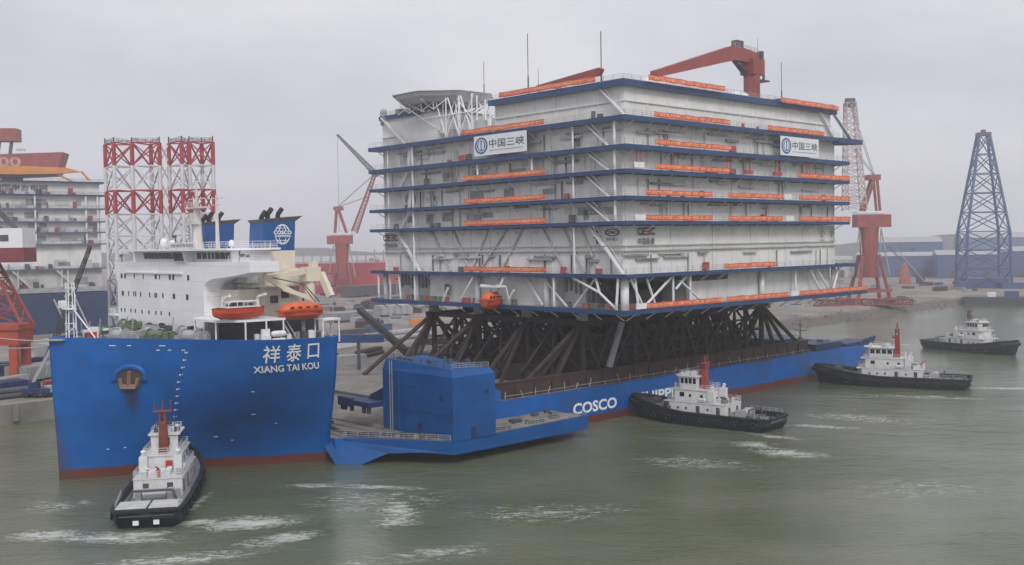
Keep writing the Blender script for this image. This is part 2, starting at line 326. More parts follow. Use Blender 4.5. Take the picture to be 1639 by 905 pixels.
def land():
    m = paint('yard_ground', (.235,.205,.18), .95, .45, .045, .0, bump=.2)
    nt = m.node_tree; L = nt.links.new; b = nt.nodes['Principled BSDF']; src = b.inputs['Base Color'].links[0].from_socket
    tc = _n(nt, 'ShaderNodeTexCoord'); no = _n(nt, 'ShaderNodeTexNoise', Scale=.35, Detail=8.0, Roughness=.7); L(tc.outputs['Object'], no.inputs['Vector'])
    r = _n(nt, 'ShaderNodeMapRange'); L(no.outputs['Fac'], r.inputs['Value']); r.inputs['From Min'].default_value = .5; r.inputs['From Max'].default_value = .72; r.inputs['To Max'].default_value = .6
    mx = _n(nt, 'ShaderNodeMix', data_type='RGBA'); L(r.outputs[0], mx.inputs['Factor']); L(src, mx.inputs['A']); mx.inputs['B'].default_value = (.12,.105,.095,1)
    sz = _n(nt, 'ShaderNodeSeparateXYZ'); L(tc.outputs['Object'], sz.inputs[0]); zn = _n(nt, 'ShaderNodeMath', operation='MULTIPLY_ADD'); L(no.outputs['Fac'], zn.inputs[0]); zn.inputs[1].default_value = 1.6; L(sz.outputs['Z'], zn.inputs[2])
    wz = _n(nt, 'ShaderNodeMapRange'); L(zn.outputs[0], wz.inputs['Value']); wz.inputs['From Min'].default_value = 3.2; wz.inputs['From Max'].default_value = 4.3; wz.inputs['To Min'].default_value = .8; wz.inputs['To Max'].default_value = 0
    mw = _n(nt, 'ShaderNodeMix', data_type='RGBA'); L(wz.outputs[0], mw.inputs['Factor']); L(mx.outputs['Result'], mw.inputs['A']); mw.inputs['B'].default_value = (.085,.072,.062,1); L(mw.outputs['Result'], b.inputs['Base Color'])
    # shore line in ship coordinates: (u, v of the foot, run of the slope)
    sh = [(-900,64,.3),(-200,64,.3),(22,64,.3),(120,62,.3),(200,60,6),(285,56,14),(330,54,16),(400,58,15),(460,66,12),(492,69,8)]
    sh2 = [(505,60),(516,40),(524,-40),(560,-500),(600,-1800)]
    foot = [(u, v) for u, v, s in sh] + sh2
    top = [(u, v+s) for u, v, s in sh] + [(u+5, v+3) for u, v in sh2]
    rng = random.Random(4)
    mb = MB(); n = len(foot)
    rows = [[W(u, v, -1.0) for u, v in foot], [W(u, v, 4.0) for u, v in top]]
    far = [W(-900,2600,4.0)]*1
    o = 0
    for r_ in rows: mb.v += [tuple(p) for p in r_]
    for i in range(n-1): mb.face((i, i+1, n+i+1, n+i))
    # inland sheet as a fan to a far boundary
    fb = [Vector((2150*math.sin(R_(a)), 2150*math.cos(R_(a)), 4)) for a in (-100,-75,-50,-38,-28,-18,-8,2,10,18,26,40,60,85,112)]
    k = len(mb.v); mb.v += [tuple(p) for p in fb]
    for i in range(n-1):
        a = k+min(i, len(fb)-1); c = k+min(i+1, len(fb)-1); mb.face((n+i, n+i+1, c, a))
    ob = mb.build('ground', m); tag(ob, kind='structure')
    # concrete coping of the quay by the bow
    q = MB(); q.prism([(-300,63.2),(170,61.3),(170,64.3),(-300,66.2)], -1.0, 4.3)
    for u in range(-60, 160, 9): q.box(u, u+1.2, 62.2-.011*(u+60), 63.4-.011*(u+60), 0.6, 3.9)
    q = q.build('quay_wall', M_CONC, None); q.location = S0; q.rotation_euler = (0,0,AX)
    tag(q, 'grey concrete quay wall running behind the blue ship', 'quay wall')
land()

# ================================================================== HEAVY LIFT SHIP
SHIP = ship_thing('heavy_lift_ship', 'blue heavy-lift ship with high bow and white bridge carrying the big white platform', 'ship')
_T = [(-.9,0),(.3,-1.3),(2.3,-3.3),(5,-6.4),(7.7,-9.6),(10.8,-13.8),(13.9,-18),(17.2,-22.2),(20.3,-25.4),(24,-27.4),(28,-28),(31.5,-28),(35,-28)]
_Wl = [(0,0),(.9,-.6),(2.2,-1.5),(4.4,-2.7),(7.4,-4.1),(10.7,-5.3),(15,-6.8),(19,-8.2),(22.6,-10.1),(26,-12.3),(30,-15),(34,-17.6),(38,-20)]
def spline(P, k=4):
    out = []
    for i in range(len(P)-1):
        p0, p1, p2, p3 = P[max(0,i-1)], P[i], P[i+1], P[min(len(P)-1,i+2)]
        for j in range(k):
            t = j/k; out.append(tuple(.5*((2*b)+(c-a)*t+(2*a-5*b+4*c-d)*t*t+(3*b-a-3*c+d)*t**3) for a, b, c, d in zip(p0,p1,p2,p3)))
    return out+[P[-1]]
TOPL, WLL = spline(_T), spline(_Wl)
def ztop(u): return 22.95 - .026*max(0, min(38, u))
def bow(i, s):
    """point on the port bow: i along the outline, s = share of the height"""
    a, b = TOPL[i], WLL[i]; q = max(0, min(1, (s-.02)/.82)); t = .5*q*q*(3-2*q)+.5*max(0, min(1, s))**1.15
    return (b[0]+(a[0]-b[0])*t, b[1]+(a[1]-b[1])*t)
def v_hull(u, z):
    s = z/ztop(u); pts = [bow(i, s) for i in range(len(TOPL))]
    for a, b in zip(pts, pts[1:]):
        if a[0] <= u <= b[0]: return a[1]+(b[1]-a[1])*(u-a[0])/max(1e-6, b[0]-a[0])
    return pts[-1][1]
def build_hull():
    mb = MB(); K = [-.12]+[k/24 for k in range(25)]; mb.smooth = True
    rings = []
    for s in K:
        pt = []
        for i in range(len(TOPL)):
            u, v = bow(i, s); pt.append((u, v, s*ztop(u)))
        sb = [(p[0], -p[1], p[2]) for p in pt[1:]]
        rings.append(list(reversed(sb)) + pt)
    mb.loft(rings, closed=True); mb.smooth = False
    top = rings[-1]; c = (22, 0)
    inn = [(p[0]+(.45 if p[0] < 33 else -.3), p[1]*.982, p[2]) for p in top]
    low = [(p[0], p[1], p[2]-1.2) for p in inn]
    mb.loft([top, inn, low], closed=True); mb.mat(1)
    o = len(mb.v); mb.v += low; mb.face(range(o, o+len(low))); mb.mat(0)
    # long hull behind the bow
    st = [(38.02,20,22.0,4.0),(45,22.8,25.0,4.0),(50,24.2,26.4,4.0),(60,26.8,28,5.9),(66,27.2,28,7.1),(75,27.8,28,7.1),(100,28,28,7.1),(140,28,28,7.1),(185,28,28,7.1),(205,27.6,28,7.1),(213,26.5,27.6,7.1)]
    rr = []
    for u, w, d, h in st:
        r = 0 if u < 200 else (u-200)*.16
        rr.append([(u-r*2,-w,-2.5),(u-r,-w,0),(u,-d,2.2),(u,-d,h),(u,d,h),(u,d,2.2),(u-r,w,0),(u-r*2,w,-2.5)])
    mb.loft(rr, closed=True, cap=True)
    mb.build('hull', [M_HULL, M_DECK], SHIP)
    d = MB()   # plated cargo deck lying on the hull, stepping down to the well behind the bow
    for (u0, z0, w0), (u1, z1, w1) in zip(((38.3,4.0,21.6),(50,4.0,25.6),(66,7.1,27.3)), ((50,4.0,25.6),(66,7.1,27.3),(212,7.1,26.8))):
        o = len(d.v); d.v += [(u0,-w0,z0+.03),(u1,-w1,z1+.03),(u1,w1,z1+.03),(u0,w0,z0+.03)]; d.face((o,o+1,o+2,o+3))
    for u in range(40, 50, 3): d.box(u, u+.25, -21, 21, 4.03, 4.2)
    d.build('cargo_deck', M_DECK, SHIP)
build_hull()

# bow openings and marks
def hull_fn(u0, u1, z0, z1, off=.16, slant=0.0):
    def fn(a, b):
        u = u0+(u1-u0)*a + slant*b; z = z0+(z1-z0)*b
        return (u-off*.5, v_hull(u, z)-off, z)
    return fn
for ch, u0, u1, z0, z1 in (('祥',22.7,25.2,18.6,21.4),('泰',26.2,28.7,18.6,21.5),('口',29.8,31.9,18.85,21.3)):
    mb = MB(); put_text(mb, ch, hull_fn(u0,u1,z0,z1,.2,-.25), .009); mb.build('name_character', M_TEXTW, SHIP)
mb = MB(); put_text(mb, 'XIANG TAI KOU', hull_fn(21.9,32.3,17.0,18.15,.16,-.38), .022); mb.build('name_lettering', M_TEXTW, SHIP)
mb = MB(); put_text(mb, 'COSCO', lambda a, b: (90.2+13.2*a, -28.04, 2.15+2.3*b), .03); mb.build('company_lettering', M_TEXTW, SHIP)
mb = MB(); put_text(mb, 'SHIPPING', lambda a, b: (110.6+18.5*a, -28.04, 2.15+2.3*b), .03); mb.build('company_lettering', M_TEXTW, SHIP)
def hull_normal(u, z):
    p = Vector((u, v_hull(u,z), z)); a = Vector((u+.3, v_hull(u+.3,z), z))-p; b = Vector((u, v_hull(u,z+.3), z+.3))-p
    n = a.cross(b).normalized(); return p, (n if n.y < 0 else -n), a.normalized(), b.normalized()
def pocket():
    p, n, a, b = hull_normal(8.2, 16.3)
    mb = MB()   # bulged lip over the pocket
    rings = []
    for k in range(15):
        t = R_(-15) + R_(210)*k/14
        c = p + a*(2.55*math.cos(t)) + b*(2.0*math.sin(t))
        out = (a*math.cos(t)+b*math.sin(t)); q = []
        for j in range(8):
            w = 2*PI*j/8; q.append(c + out*(.5*math.cos(w)) + n*(.42*math.sin(w)))
        rings.append(q)
    mb.loft(rings, cap=True); mb.build('anchor_pocket_rim', M_HULL, SHIP, smooth=True)
    mb = MB(); pts = [(-1.9,-1.6),(1.9,-1.6),(2.05,0),(1.7,1.3),(.7,1.75),(-.7,1.75),(-1.7,1.3),(-2.05,0)]
    mb.extr([p + n*.10 + a*x + b*y for x, y in pts], n*.06); mb.build('anchor_pocket', paint('pocket_rust', (.085,.05,.042), .9, .4, .8), SHIP)
    mb = MB(); q = p + n*.35
    mb.beam(q+b*1.3, q-b*1.2, .45, .45); mb.beam(q-b*1.25-a*1.3, q-b*1.25+a*1.3, .55, .7)
    mb.beam(q-b*1.2-a*1.25, q+b*.1-a*1.5, .35, .5); mb.beam(q-b*1.2+a*1.25, q+b*.1+a*1.5, .35, .5)
    mb.build('anchor', paint('anchor_rust', (.26,.17,.13), .8, .3, .9), SHIP)
pocket()
mb = MB()
for k in range(12):
    z = 20.5-k*1.2; u = 13.88-.36*math.sin(min(1,(20.5-z)/6)*PI/2)+max(0, 15.5-z)*.13
    p, n, a, b = hull_normal(u, z)
    mb.extr([p+n*.04+a*x+b*y for x, y in ((-.14,-.12),(.14,-.12),(.14,.12),(-.14,.12))], n*.03)
    mb.extr([p+n*.04+a*(x+.35)+b*(y+.05) for x, y in ((-.05,-.12),(.05,-.12),(.05,.12),(-.05,.12))], n*.03)
mb.build('draft_marks', M_TEXTW, SHIP)
mb = MB()
for u, z, w in ((11,20.9,.5),(12.2,20.9,.5),(13.6,20.9,.5),(6.2,21.6,.9),(8,21.6,.6),(11.4,21.6,.9),(21,5.6,.55),(23.5,4.8,.3),(12.6,6.6,.35),(6.3,4.6,.3),(8.6,4.7,.3),(28.6,7.6,.3),(24.6,9.6,.5),(22.8,13.8,.4)):
    p, n, a, b = hull_normal(u, z); mb.extr([p+n*.04+a*x+b*y for x, y in ((-w*.6,-.06),(w*.6,-.06),(w*.6,.06),(-w*.6,.06))], n*.03)
mb.build('hull_marks', M_TEXTW, SHIP)
mb = MB()  # bulbous bow and thruster symbols, a ring and a cross
p, n, a, b = hull_normal(15.6, 6.5)
disc(mb, lambda x, y: p+n*.05+a*x+b*y, .55, .55, 16, .7); mb.beam(p+n*.05-a*.5, p+n*.05+a*.5, .1, .02); mb.beam(p+n*.05-b*.5, p+n*.05+b*.5, .1, .02)
mb.build('thruster_symbol', M_TEXTW, SHIP)

# sponson with the buoyancy casing on it
mb = MB()
outl = [(39.2,-18.6),(50.2,-38.9),(83.6,-38.3),(84.2,-36.8),(84.2,-27.6),(60,-26.2),(45,-21)]
mb.prism(outl, 1.75, 4.0)
mb.extr([(36.8,-18.6,3.9),(37.2,-24.0,-.6),(39.2,-26.4,-.4),(41.2,-27.6,.6),(43.5,-29.5,1.75),(47,-34.5,2.1),(50.1,-38.7,2.0),(50.1,-38.8,3.98),(39.3,-18.9,3.98)], (.5,.35,0))
mb.beam((56,-38.6,1.9),(83.5,-38.2,1.9),.4,.5); mb.build('sponson', M_BLUE, SHIP)
mb = MB(); mb.prism([(39.6,-19.6),(50.1,-38.4),(83,-37.5),(83.4,-28.3),(60,-28.1),(46,-26.5)], 4.0, 4.05); mb.build('sponson_deck', M_DECK, SHIP)
rs = random.Random(21)
for k in range(18): piece('deck_fitting', (58+25*rs.random(), -37.0+8.2*rs.random(), 4.32), (rs.uniform(.4,2.2), rs.uniform(.3,1.0), .5), M_DKGREY, SHIP)
for k in range(14): piece('deck_fitting', (41.4+8.6*k/14, -21.4-15*k/14+rs.uniform(0,1.6), 4.45), (rs.uniform(.4,1.2),.6,rs.uniform(.4,.9)), rs.choice((M_DKGREY,M_RUST)), SHIP)
mb = MB()
mb.loft([[(50,-39,4),(59.5,-39,4),(59.5,-19.4,4),(50,-19.4,4)],[(50,-39,14.7),(59.5,-39,14.7),(59.5,-19.4,14.7),(50,-19.4,14.7)],[(50.5,-38.2,15.9),(59.0,-38.2,15.5),(59.1,-19.8,16.4),(50.5,-19.8,16.6)]], cap=True)
for z in (8.2, 12.2): mb.box(49.93, 49.99, -38.9, -19.5, z, z+.07)
for v in (-34,-29,-24): mb.box(49.94, 49.985, v, v+.07, 4.1, 14.6)
mb.build('buoyancy_casing', M_BLUE, SHIP)
for k in range(9): piece('casing_fitting', (51+rs.random()*7.5, -37+17*k/9, 16.35), (rs.uniform(.4,1),rs.uniform(.4,1),.9), M_DKGREY, SHIP)
mb = MB(); mb.rail([(50.6,-38,15.9),(50.6,-20,16.6)], 1.0, 2.0, .05); mb.build('casing_railing', M_DKGREY, SHIP)
mb = MB()
for dv in (0,.7): mb.tube((49.85,-22.4+dv,4.05),(49.85,-22.4+dv,16.4),.07,n=5)
for k in range(30): mb.tube((49.85,-22.4,4.4+k*.4),(49.85,-21.7,4.4+k*.4),.04,n=4)
mb.build('casing_ladder', M_GREYST, SHIP)
for (u, v, du, dv, z, h) in ((49.94,-30,.08,1.0,4.1,2.0),(49.94,-36,.08,.8,10.6,.8),(54.5,-39.03,1.0,.08,4.1,2.0),(57.6,-39.03,.8,.08,11.2,.8)): piece('casing_door', (u,v,z+h/2), (du,dv,h), M_DKBLUE, SHIP)
for a_, b_, sp_ in (((58.9,-38,15.5),(50.7,-38,15.9),1.8),((39.5,-19.6,4.05),(49.9,-38.4,4.05),2.2),((59.8,-38.6,4.05),(83.4,-38.0,4.05),2.6)):
    mb = MB(); mb.rail([a_, b_], 1.0, sp_, .05); mb.build('sponson_railing', M_GREYST, SHIP)
mb = MB(); mb.path([(59.62,-37,4.1),(59.62,-37,15)], .16, 6); mb.path([(49.8,-24.5,4.1),(49.8,-24.5,13.5)], .14, 6); mb.build('vent_pipe', M_BLUE, SHIP)
mb = MB()   # arm, ladder and fender frame on the inner side of the casing
mb.extr([(50.3,-19.4,11.4),(50.3,-15.0,9.6),(50.3,-14.2,8.6),(50.3,-19.4,7.6)], (1.6,0,0)); mb.box(47,50.6,-19.4,-10.2,7.9,8.8); mb.box(46.8,47.4,-14,-9.6,7.6,9.2)
mb.build('fender_bracket', M_DKBLUE, SHIP)
mb = MB()
for v in (-18.3,-16.8,-13,-10.8,-10.0): mb.tube((47.6,v,6.7),(47.6,v,7.9),.4,n=7)
mb.tube((46,-9,4.4),(44,14,4.4),.35,n=7); mb.tube((60,-8,6.6),(60,26,6.6),.3,n=7)
mb.path([(41.5,-19,4.4),(44,-10,4.35),(43,2,4.35),(47,14,4.35)], .3); mb.build('deck_pipe', M_DKGREY, SHIP)
mb = MB(); mb.extr([(66,-27.6,7.13),(66,-27.6,9.0),(67,-27.6,9.7),(69.5,-27.6,9.9),(71.2,-27.6,9.0),(71.2,-27.6,7.13),(70,-27.6,7.13),(69,-27.6,8.2),(67.6,-27.6,7.13)], (0,1.6,0)); mb.build('fairlead', paint('fairlead_blue', (.02,.10,.34), .5), SHIP)
# dark skid beams and fence along the deck edge
mb = MB()
mb.box(69.5, 181, -26.1, -25.1, 7.13, 10.1); mb.box(94, 181, 25.1, 26.1, 7.13, 10.1)
for u in range(71, 181, 5): mb.box(u, u+.22, -26.45, -26.15, 7.13, 9.6)
for u in range(93, 182, 11): mb.box(u, u+.9, -25, 25, 7.13, 9.4)
mb.box(69.5,181,-26.3,-24.9,10.1,10.32); mb.build('skid_beam', M_RUST, SHIP)
mb = MB()
for u in range(73, 180, 4): mb.tube((u+random.uniform(-.8,.8),-26.8,7.13),(u,-26.8,7.13+random.uniform(.8,2.0)),.09,n=5)
mb.path([(72,-27.4,7.9),(140,-27.4,7.9),(180,-27.4,7.9)], .05); mb.build('deck_edge_stanchion', M_GREYST, SHIP)
# stern works
mb = MB(); mb.box(183,196,-27.2,-20,7.13,8.9); mb.box(198,212,-27.4,27.4,7.13,8.0); mb.box(184,190,-16,18,7.13,9.4); mb.extr([(205,-27.9,7.1),(213,-27.6,7.1),(214.6,-27.4,9.1),(207,-27.9,8.6)], (0,.5,0)); mb.build('stern_bulwark', M_DKBLUE, SHIP)
mb = MB(); mb.tube((184,-22,8.9),(184,-22,15.2),.28,.14); mb.beam((184,-24,12.4),(184,-20,12.4),.2,.2); mb.beam((184,-23,13.9),(184,-21,13.9),.2,.2); mb.cbox((184,-22,10.4),(1.0,1.0,.5)); mb.build('stern_mast', M_GREYST, SHIP)
mb = MB(); mb.box(196,204,-24,-10,8.0,8.8); mb.cbox((192,-24,9.2),(3,2,.7)); mb.build('stern_hatch', M_TDECK, SHIP)

# superstructure ---------------------------------------------------
SF = 21.5
mb = MB(); mb.box(SF, 33, -8.5, 27.4, 21.3, 34.3)
# front plate with the swept wing on the port side
arc = [(-8.6,29.8)] + [(-8.6-6.2*(1-math.cos(t)), 30.2+1.7*math.sin(t)) for t in [PI/2*i/8 for i in range(1,9)]] + [(-20,32.4),(-24.4,32.9)]
mb.extr([(SF-.02, v, z) for v, z in ([(27.2,31.5),(-8.4,29.0)]+arc+[(-24.4,34.6),(28.6,34.4),(28.6,33.0)])], (5.2,0,0))
mb.box(SF+5.2, 31, -14, -8.4, 30.9, 34.3)
mb.box(SF-.35, SF+.1, 23, -1.0, 32.35, 32.6); mb.build('deckhouse', M_SUPER, SHIP)
mb = MB(); mb.loft([[(SF+1.4,-16,34.4),(SF+1.4,-3.2,34.4),(SF-.3,-2.4,34.4),(SF-.3,1.4,34.4),(SF+.6,2.2,34.4),(SF+.6,20,34.4),(30,20,34.4),(30,-16,34.4)],[(SF+1.2,-16.2,36.4),(SF+1.2,-3.4,36.4),(SF-.9,-2.6,36.4),(SF-.9,1.6,36.4),(SF+.3,2.4,36.4),(SF+.3,20.2,36.4),(30,20.2,36.4),(30,-16.2,36.4)]], cap=True); mb.build('bridge_house', M_SUPER, SHIP)
mb = MB(); mb.prism([(SF-1.4,21.3),(SF-1.4,-3),(SF-.2,-17.6),(31,-17.6),(31,21.3)], 36.4, 36.75); mb.build('bridge_roof', M_SUPER, SHIP)
def win(u0, v0, v1, z0, z1, name='window', th=.06, u1=None):
    b = MB(); u1 = u0 if u1 is None else u1
    b.hexa([(u0-th,v0,z0),(u0+.05,v0,z0),(u0+.05,v1,z0),(u0-th,v1,z0),(u1-th,v0,z1),(u1+.05,v0,z1),(u1+.05,v1,z1),(u1-th,v1,z1)])
    return b.build(name, M_GLASS, SHIP)
for k in range(9): win(SF+.49, 15.8-1.5*k, 14.55-1.5*k, 35.0, 36.1, 'bridge_window', u1=SF+.33)
for k in range(3): win(SF-.5, 1.2-1.25*k, .15-1.25*k, 34.7, 36.2, 'bridge_window', u1=SF-.88)
for k, (a, b_) in enumerate(((-3.9,-5.3),(-5.8,-7.3),(-7.9,-8.7),(-9.2,-10.0),(-10.4,-11.9),(-12.2,-13.8),(-14.1,-15.6))): win(SF+1.32, a, b_, 35.0, 36.05, 'bridge_window', u1=SF+1.22)
for v in (25.6,24.0,19.5,15.6,10.4,8.6,4.6,3.2,-2.6): win(SF-.02, v, v-(.75 if v in (25.6,24.0,10.4,4.6,3.2,-2.6) else .32), 31.35, 32.25)
for v in (25.4,22.4,20,19.2,17,13,10.7,10.1,7.4,3.2,-2.0): win(SF-.02, v, v-(.8 if v in (25.4,3.2,-2.0) else .3), 28.0, 28.9)
for v in (26,24.4,21.6,19.6,16.6,13.6,10.6,8.4,5.0): win(SF-.02, v, v-.35, 24.9, 25.6)
mb = MB(); mb.rail([(SF-1.2,21,36.75),(SF-1.2,-3,36.75),(SF,-17.2,36.75),(30.6,-17.2,36.75),(30.6,21,36.75)], 1.1, 2.2, .045)
mb.rail([(SF+.2,28.4,34.4),(SF+.2,21,34.4)],1.0,2,.045); mb.rail([(SF+.2,-17,34.5),(SF+.2,-24.2,34.5),(SF+4.8,-24.2,34.5)],1.0,2,.045); mb.build('bridge_railing', M_WHITE, SHIP)
mb = MB(); mb.box(SF-1.15, SF-1.05, 1.6, -8.2, 36.85, 37.75); mb.build('name_board', M_WHITE, SHIP)
mb = MB(); put_text(mb, 'XIANG TAI KOU', lambda a, b: (SF-1.17, 1.0-8.4*a, 37.05+.55*b), .02); mb.build('board_lettering', M_TEXTD, SHIP)
mb = MB(); mb.tube((26,2.4,36.7),(26,2.4,44),.95,.6,n=8); mb.tube((26,2.4,44),(26,2.4,48.6),.32,.12); mb.box(25,27,-.4,5.2,43.9,44.15); mb.beam((26,-.8,45.6),(26,5.4,45.6),.18,.18); mb.beam((26,.4,47.0),(26,4.4,47.0),.14,.14); mb.tube((26.6,3.6,44.1),(26.6,3.6,47.8),.09); mb.tube((25.4,1.0,44.1),(25.4,1.0,47.0),.09); mb.cbox((25.2,2.4,41.2),(1.4,2.4,.25)); mb.cbox((24.8,2.4,41.6),(.3,2.8,.35)); mb.rail([(25,-.4,44.15),(25,5.2,44.15),(27,5.2,44.15)],.9,1.5,.04); mb.build('radar_mast', M_MAST, SHIP)
mb = MB(); mb.tube((28,-1.2,36.7),(28,-1.2,46.2),.42,.2); mb.beam((28,-3.6,45.6),(28,1.4,45.6),.16,.16); mb.beam((28,-2.6,44.4),(28,.2,44.4),.14,.14); mb.tube((28,-1.2,46),(28,-1.2,48),.06); mb.build('signal_mast', M_MAST, SHIP)
for v, z, r in ((14,37.9,.7),(10.5,37.7,.55),(-12,37.5,.5)):
    mb = MB(); mb.capsule((25,v,z-.1),(25,v,z+.15),r); mb.tube((25,v,36.7),(25,v,z-.4),.2); mb.build('satellite_dome', M_WHITE, SHIP, smooth=True)
mb = MB(); mb.tube((24,7.0,36.7),(24,7.0,39.3),.1); mb.cbox((23.8,7.0,39.0),(.6,.6,.5)); mb.tube((SF+.5,-20,34.5),(SF+.5,-20.3,36.3),.12); mb.cbox((SF+.4,-21.4,35.6),(.5,.5,.5)); mb.cbox((SF+.4,-23,35.5),(.4,.6,.4)); mb.tube((SF+.5,26,34.4),(SF+.5,26.4,35.8),.12); mb.cbox((SF+.3,26,35.6),(.4,.7,.4)); mb.build('searchlight', M_DKGREY, SHIP)
# funnels
def funnel(v0, v1, logo):
    f = thing('funnel', None, None); f.parent = SHIP
    mb = MB(); mb.box(30, 36.3, v0, v1, 27, 36.2); mb.build('funnel_base', M_CREAM, f)
    mb = MB(); mb.loft([[(30,v1,36.2),(36.2,v1,36.2),(36.2,v0,36.2),(30,v0,36.2)],[(30.35,v1,41.0),(36.5,v1,41.3),(36.5,v0,41.3),(30.35,v0,41.0)]], cap=True); mb.build('funnel_stack', paint('funnel_blue', (.008,.075,.25), .45), f)
    mb = MB(); mb.loft([[(30.25,v1+.1*0,41.0),(36.6,v1,41.3),(36.6,v0,41.3),(30.25,v0,41.0)],[(30.0,v1-.2,41.5),(37.9,v1-.2,42.2),(37.9,v0+.2,42.2),(30.0,v0+.2,41.5)]], cap=True); mb.build('funnel_cap', M_DKGREY, f)
    mb = MB(); vm = (v0+v1)/2
    for u, h in ((31.2,42.5),(32.4,43.0),(34.4,43.0)):
        mb.tube((u,vm,41.3),(u+.1,vm,h-.5),.42,n=8); mb.tube((u+.1,vm,h-.5),(u+.9,vm,h+.5),.42,n=8)
    mb.build('exhaust_pipe', M_BLACK, f)
    mb = MB(); mb.rail([(29.7,v1-.3,36.3),(29.7,v0+.3,36.3)],1.0,1.2,.04); mb.rail([(29.7,v1-.3,36.3),(32.6,v1-.4,36.3)],1.0,1.2,.04); mb.build('funnel_railing', M_WHITE, f)
    if logo:
        c = (33.9, 39.0); vf = v1-.06
        q = lambda x, y: (c[0]+x, vf, c[1]+y)
        mb = MB(); disc(mb, q, 1.5, 1.75, 32, .9)
        for rx in (.75,): disc(mb, q, rx, 1.75, 24, .86)
        for y in (-1.05,1.05): mb.box(c[0]-1.15,c[0]+1.15,vf-.01,vf+.01,c[1]+y-.05,c[1]+y+.05)
        mb.build('globe_logo', M_TEXTW, f)
        mb = MB(); mb.box(c[0]-1.85,c[0]+1.85,vf-.05,vf-.02,c[1]-.62,c[1]+.68); mb.build('logo_band', MATS['funnel_blue'], f)
        mb = MB(); put_text(mb, 'COSCO', lambda a, b: (c[0]-1.75+3.5*a, vf-.07, c[1]-.02+.68*b), .03); put_text(mb, 'SHIPPING', lambda a, b: (c[0]-1.55+3.1*a, vf-.07, c[1]-.52+.4*b), .02); mb.build('logo_lettering', M_TEXTW, f)
        mb = MB(); mb.box(29.94,29.99,-9.6,-12.1,31.6,34.9); mb.build('louvre', M_GREEN, f)
funnel(-8.6, -13.3, True); funnel(13.2, 8.6, False)
# cream house with davits under the port funnel, boat deck
mb = MB(); mb.box(28.5,35.0,-8.55,-16.5,21.4,33.2); mb.box(27.5,37.8,-8.6,-18.4,30.2,30.5); mb.box(24.5,29,-8.55,-15,24,29.8); mb.box(33,37.4,-16,-17.9,30.5,32.6); mb.build('engine_casing', M_CREAM, SHIP)
mb = MB()
for z in (28.2, 31.6): mb.box(26.7,28.45,-8.6,-9.8,z,z+.15)
mb.rail([(24.4,-15.2,29.8),(28.4,-15.2,29.8)],1.0,1.2,.04); mb.rail([(27.6,-18.2,30.5),(37.6,-18.2,30.5)],1.0,1.3,.045); mb.rail([(22,-8.9,28.2),(24,-13,28.2)],1,1.2,.04); mb.build('casing_railing', M_WHITE, SHIP)
for k, (u, z) in enumerate(((29.4,28.2),(35.6,28.3),(31.5,29.0))):
    win_b = MB(); win_b.box(u,u+1.5,-16.54,-16.46,z-.8,z+.5); win_b.build('casing_opening', M_DKGREY, SHIP)
mb = MB(); mb.prism([(17.4,-12),(17.4,-20.6),(21,-23.6),(27.6,-24.4),(27.6,-8.6),(21.6,-8.6)], 25.1, 25.45); mb.build('boat_deck', M_WHITE, SHIP)
for u, v, h in ((17.6,-20.2,25.1),(21,-23.4,25.1),(24.4,-23.9,25.1),(27.3,-24.2,25.1),(17.6,-13,25.1),(34.2,-25,24.6),(37.3,-25,24.6),(34.2,-22.6,24.6),(37.3,-22.6,24.6)):
    mb = MB(); mb.tube((u,v,20.9),(u,v,h),.15,n=5); mb.build('boat_deck_post', M_WHITE, SHIP)
mb = MB(); mb.box(34.1,37.5,-25.2,-22.4,24.6,24.85); mb.build('small_platform', M_WHITE, SHIP)
mb = MB(); mb.box(24,36.5,-20,-8.6,21,24.9); mb.build('deck_store', M_DKGREY, SHIP)
for k in range(26): piece('deck_machine', (22.5+13*rs.random(), -22.4-3.0*rs.random(), 21.8+rs.random()*.6), (rs.uniform(.3,1.1),rs.uniform(.3,.8),rs.uniform(.5,2.2)), rs.choice((M_GREYST,M_WHITE,M_DKGREY)), SHIP)
for a, b_, r_ in (((27.8,-23,24.8),(29.2,-24,21.6),.16),((28.6,-23,24.8),(30,-24,21.6),.12),((32,-22.5,21),(32,-22.5,24.6),.35)):
    mb = MB(); mb.tube(a, b_, r_); mb.build('deck_strut', M_GREYST, SHIP)
for z in (21.85, 23.0):
    mb = MB(); mb.capsule((25.3,-24.6,z),(27.0,-24.6,z),.5); mb.build('raft_canister', M_WHITE, SHIP, smooth=True)
mb = MB(); mb.box(23.0,24.4,-25.0,-24.6,22.6,23.9); mb.box(23.1,24.3,-24.9,-24.5,21.1,22.4); mb.build('winch_frame', M_WHITE, SHIP)
# davits: cream crane for the boats
mb = MB(); mb.tube((34.6,-20.5,26),(34.6,-20.5,32.4),1.0,.9,n=10); mb.box(33.4,36.2,-21.6,-19.4,31,33.4); mb.beam((34.2,-20.8,32.8),(26.4,-21.2,31.8),.8,.9); mb.beam((30.6,-21.4,29.4),(25.6,-21.2,32.2),.7,.8); mb.beam((36.4,-21.2,32.3),(36.9,-23.4,28.4),.9,1.1); mb.beam((29.0,-21.4,30.0),(33.6,-22.6,28.2),.5,.7); mb.cbox((35.4,-20.5,33.9),(1.2,1.2,1.0)); mb.build('boat_crane', M_CREAM, SHIP)
mb = MB(); mb.tube((26.8,-21.9,31.9),(32.4,-22.4,30.6),.09); mb.tube((32.4,-22.4,30.6),(34.8,-23.2,27.6),.09); mb.tube((31.8,-22.4,30.8),(34.0,-23.2,27.6),.07); mb.build('crane_cable', M_DKGREY, SHIP)
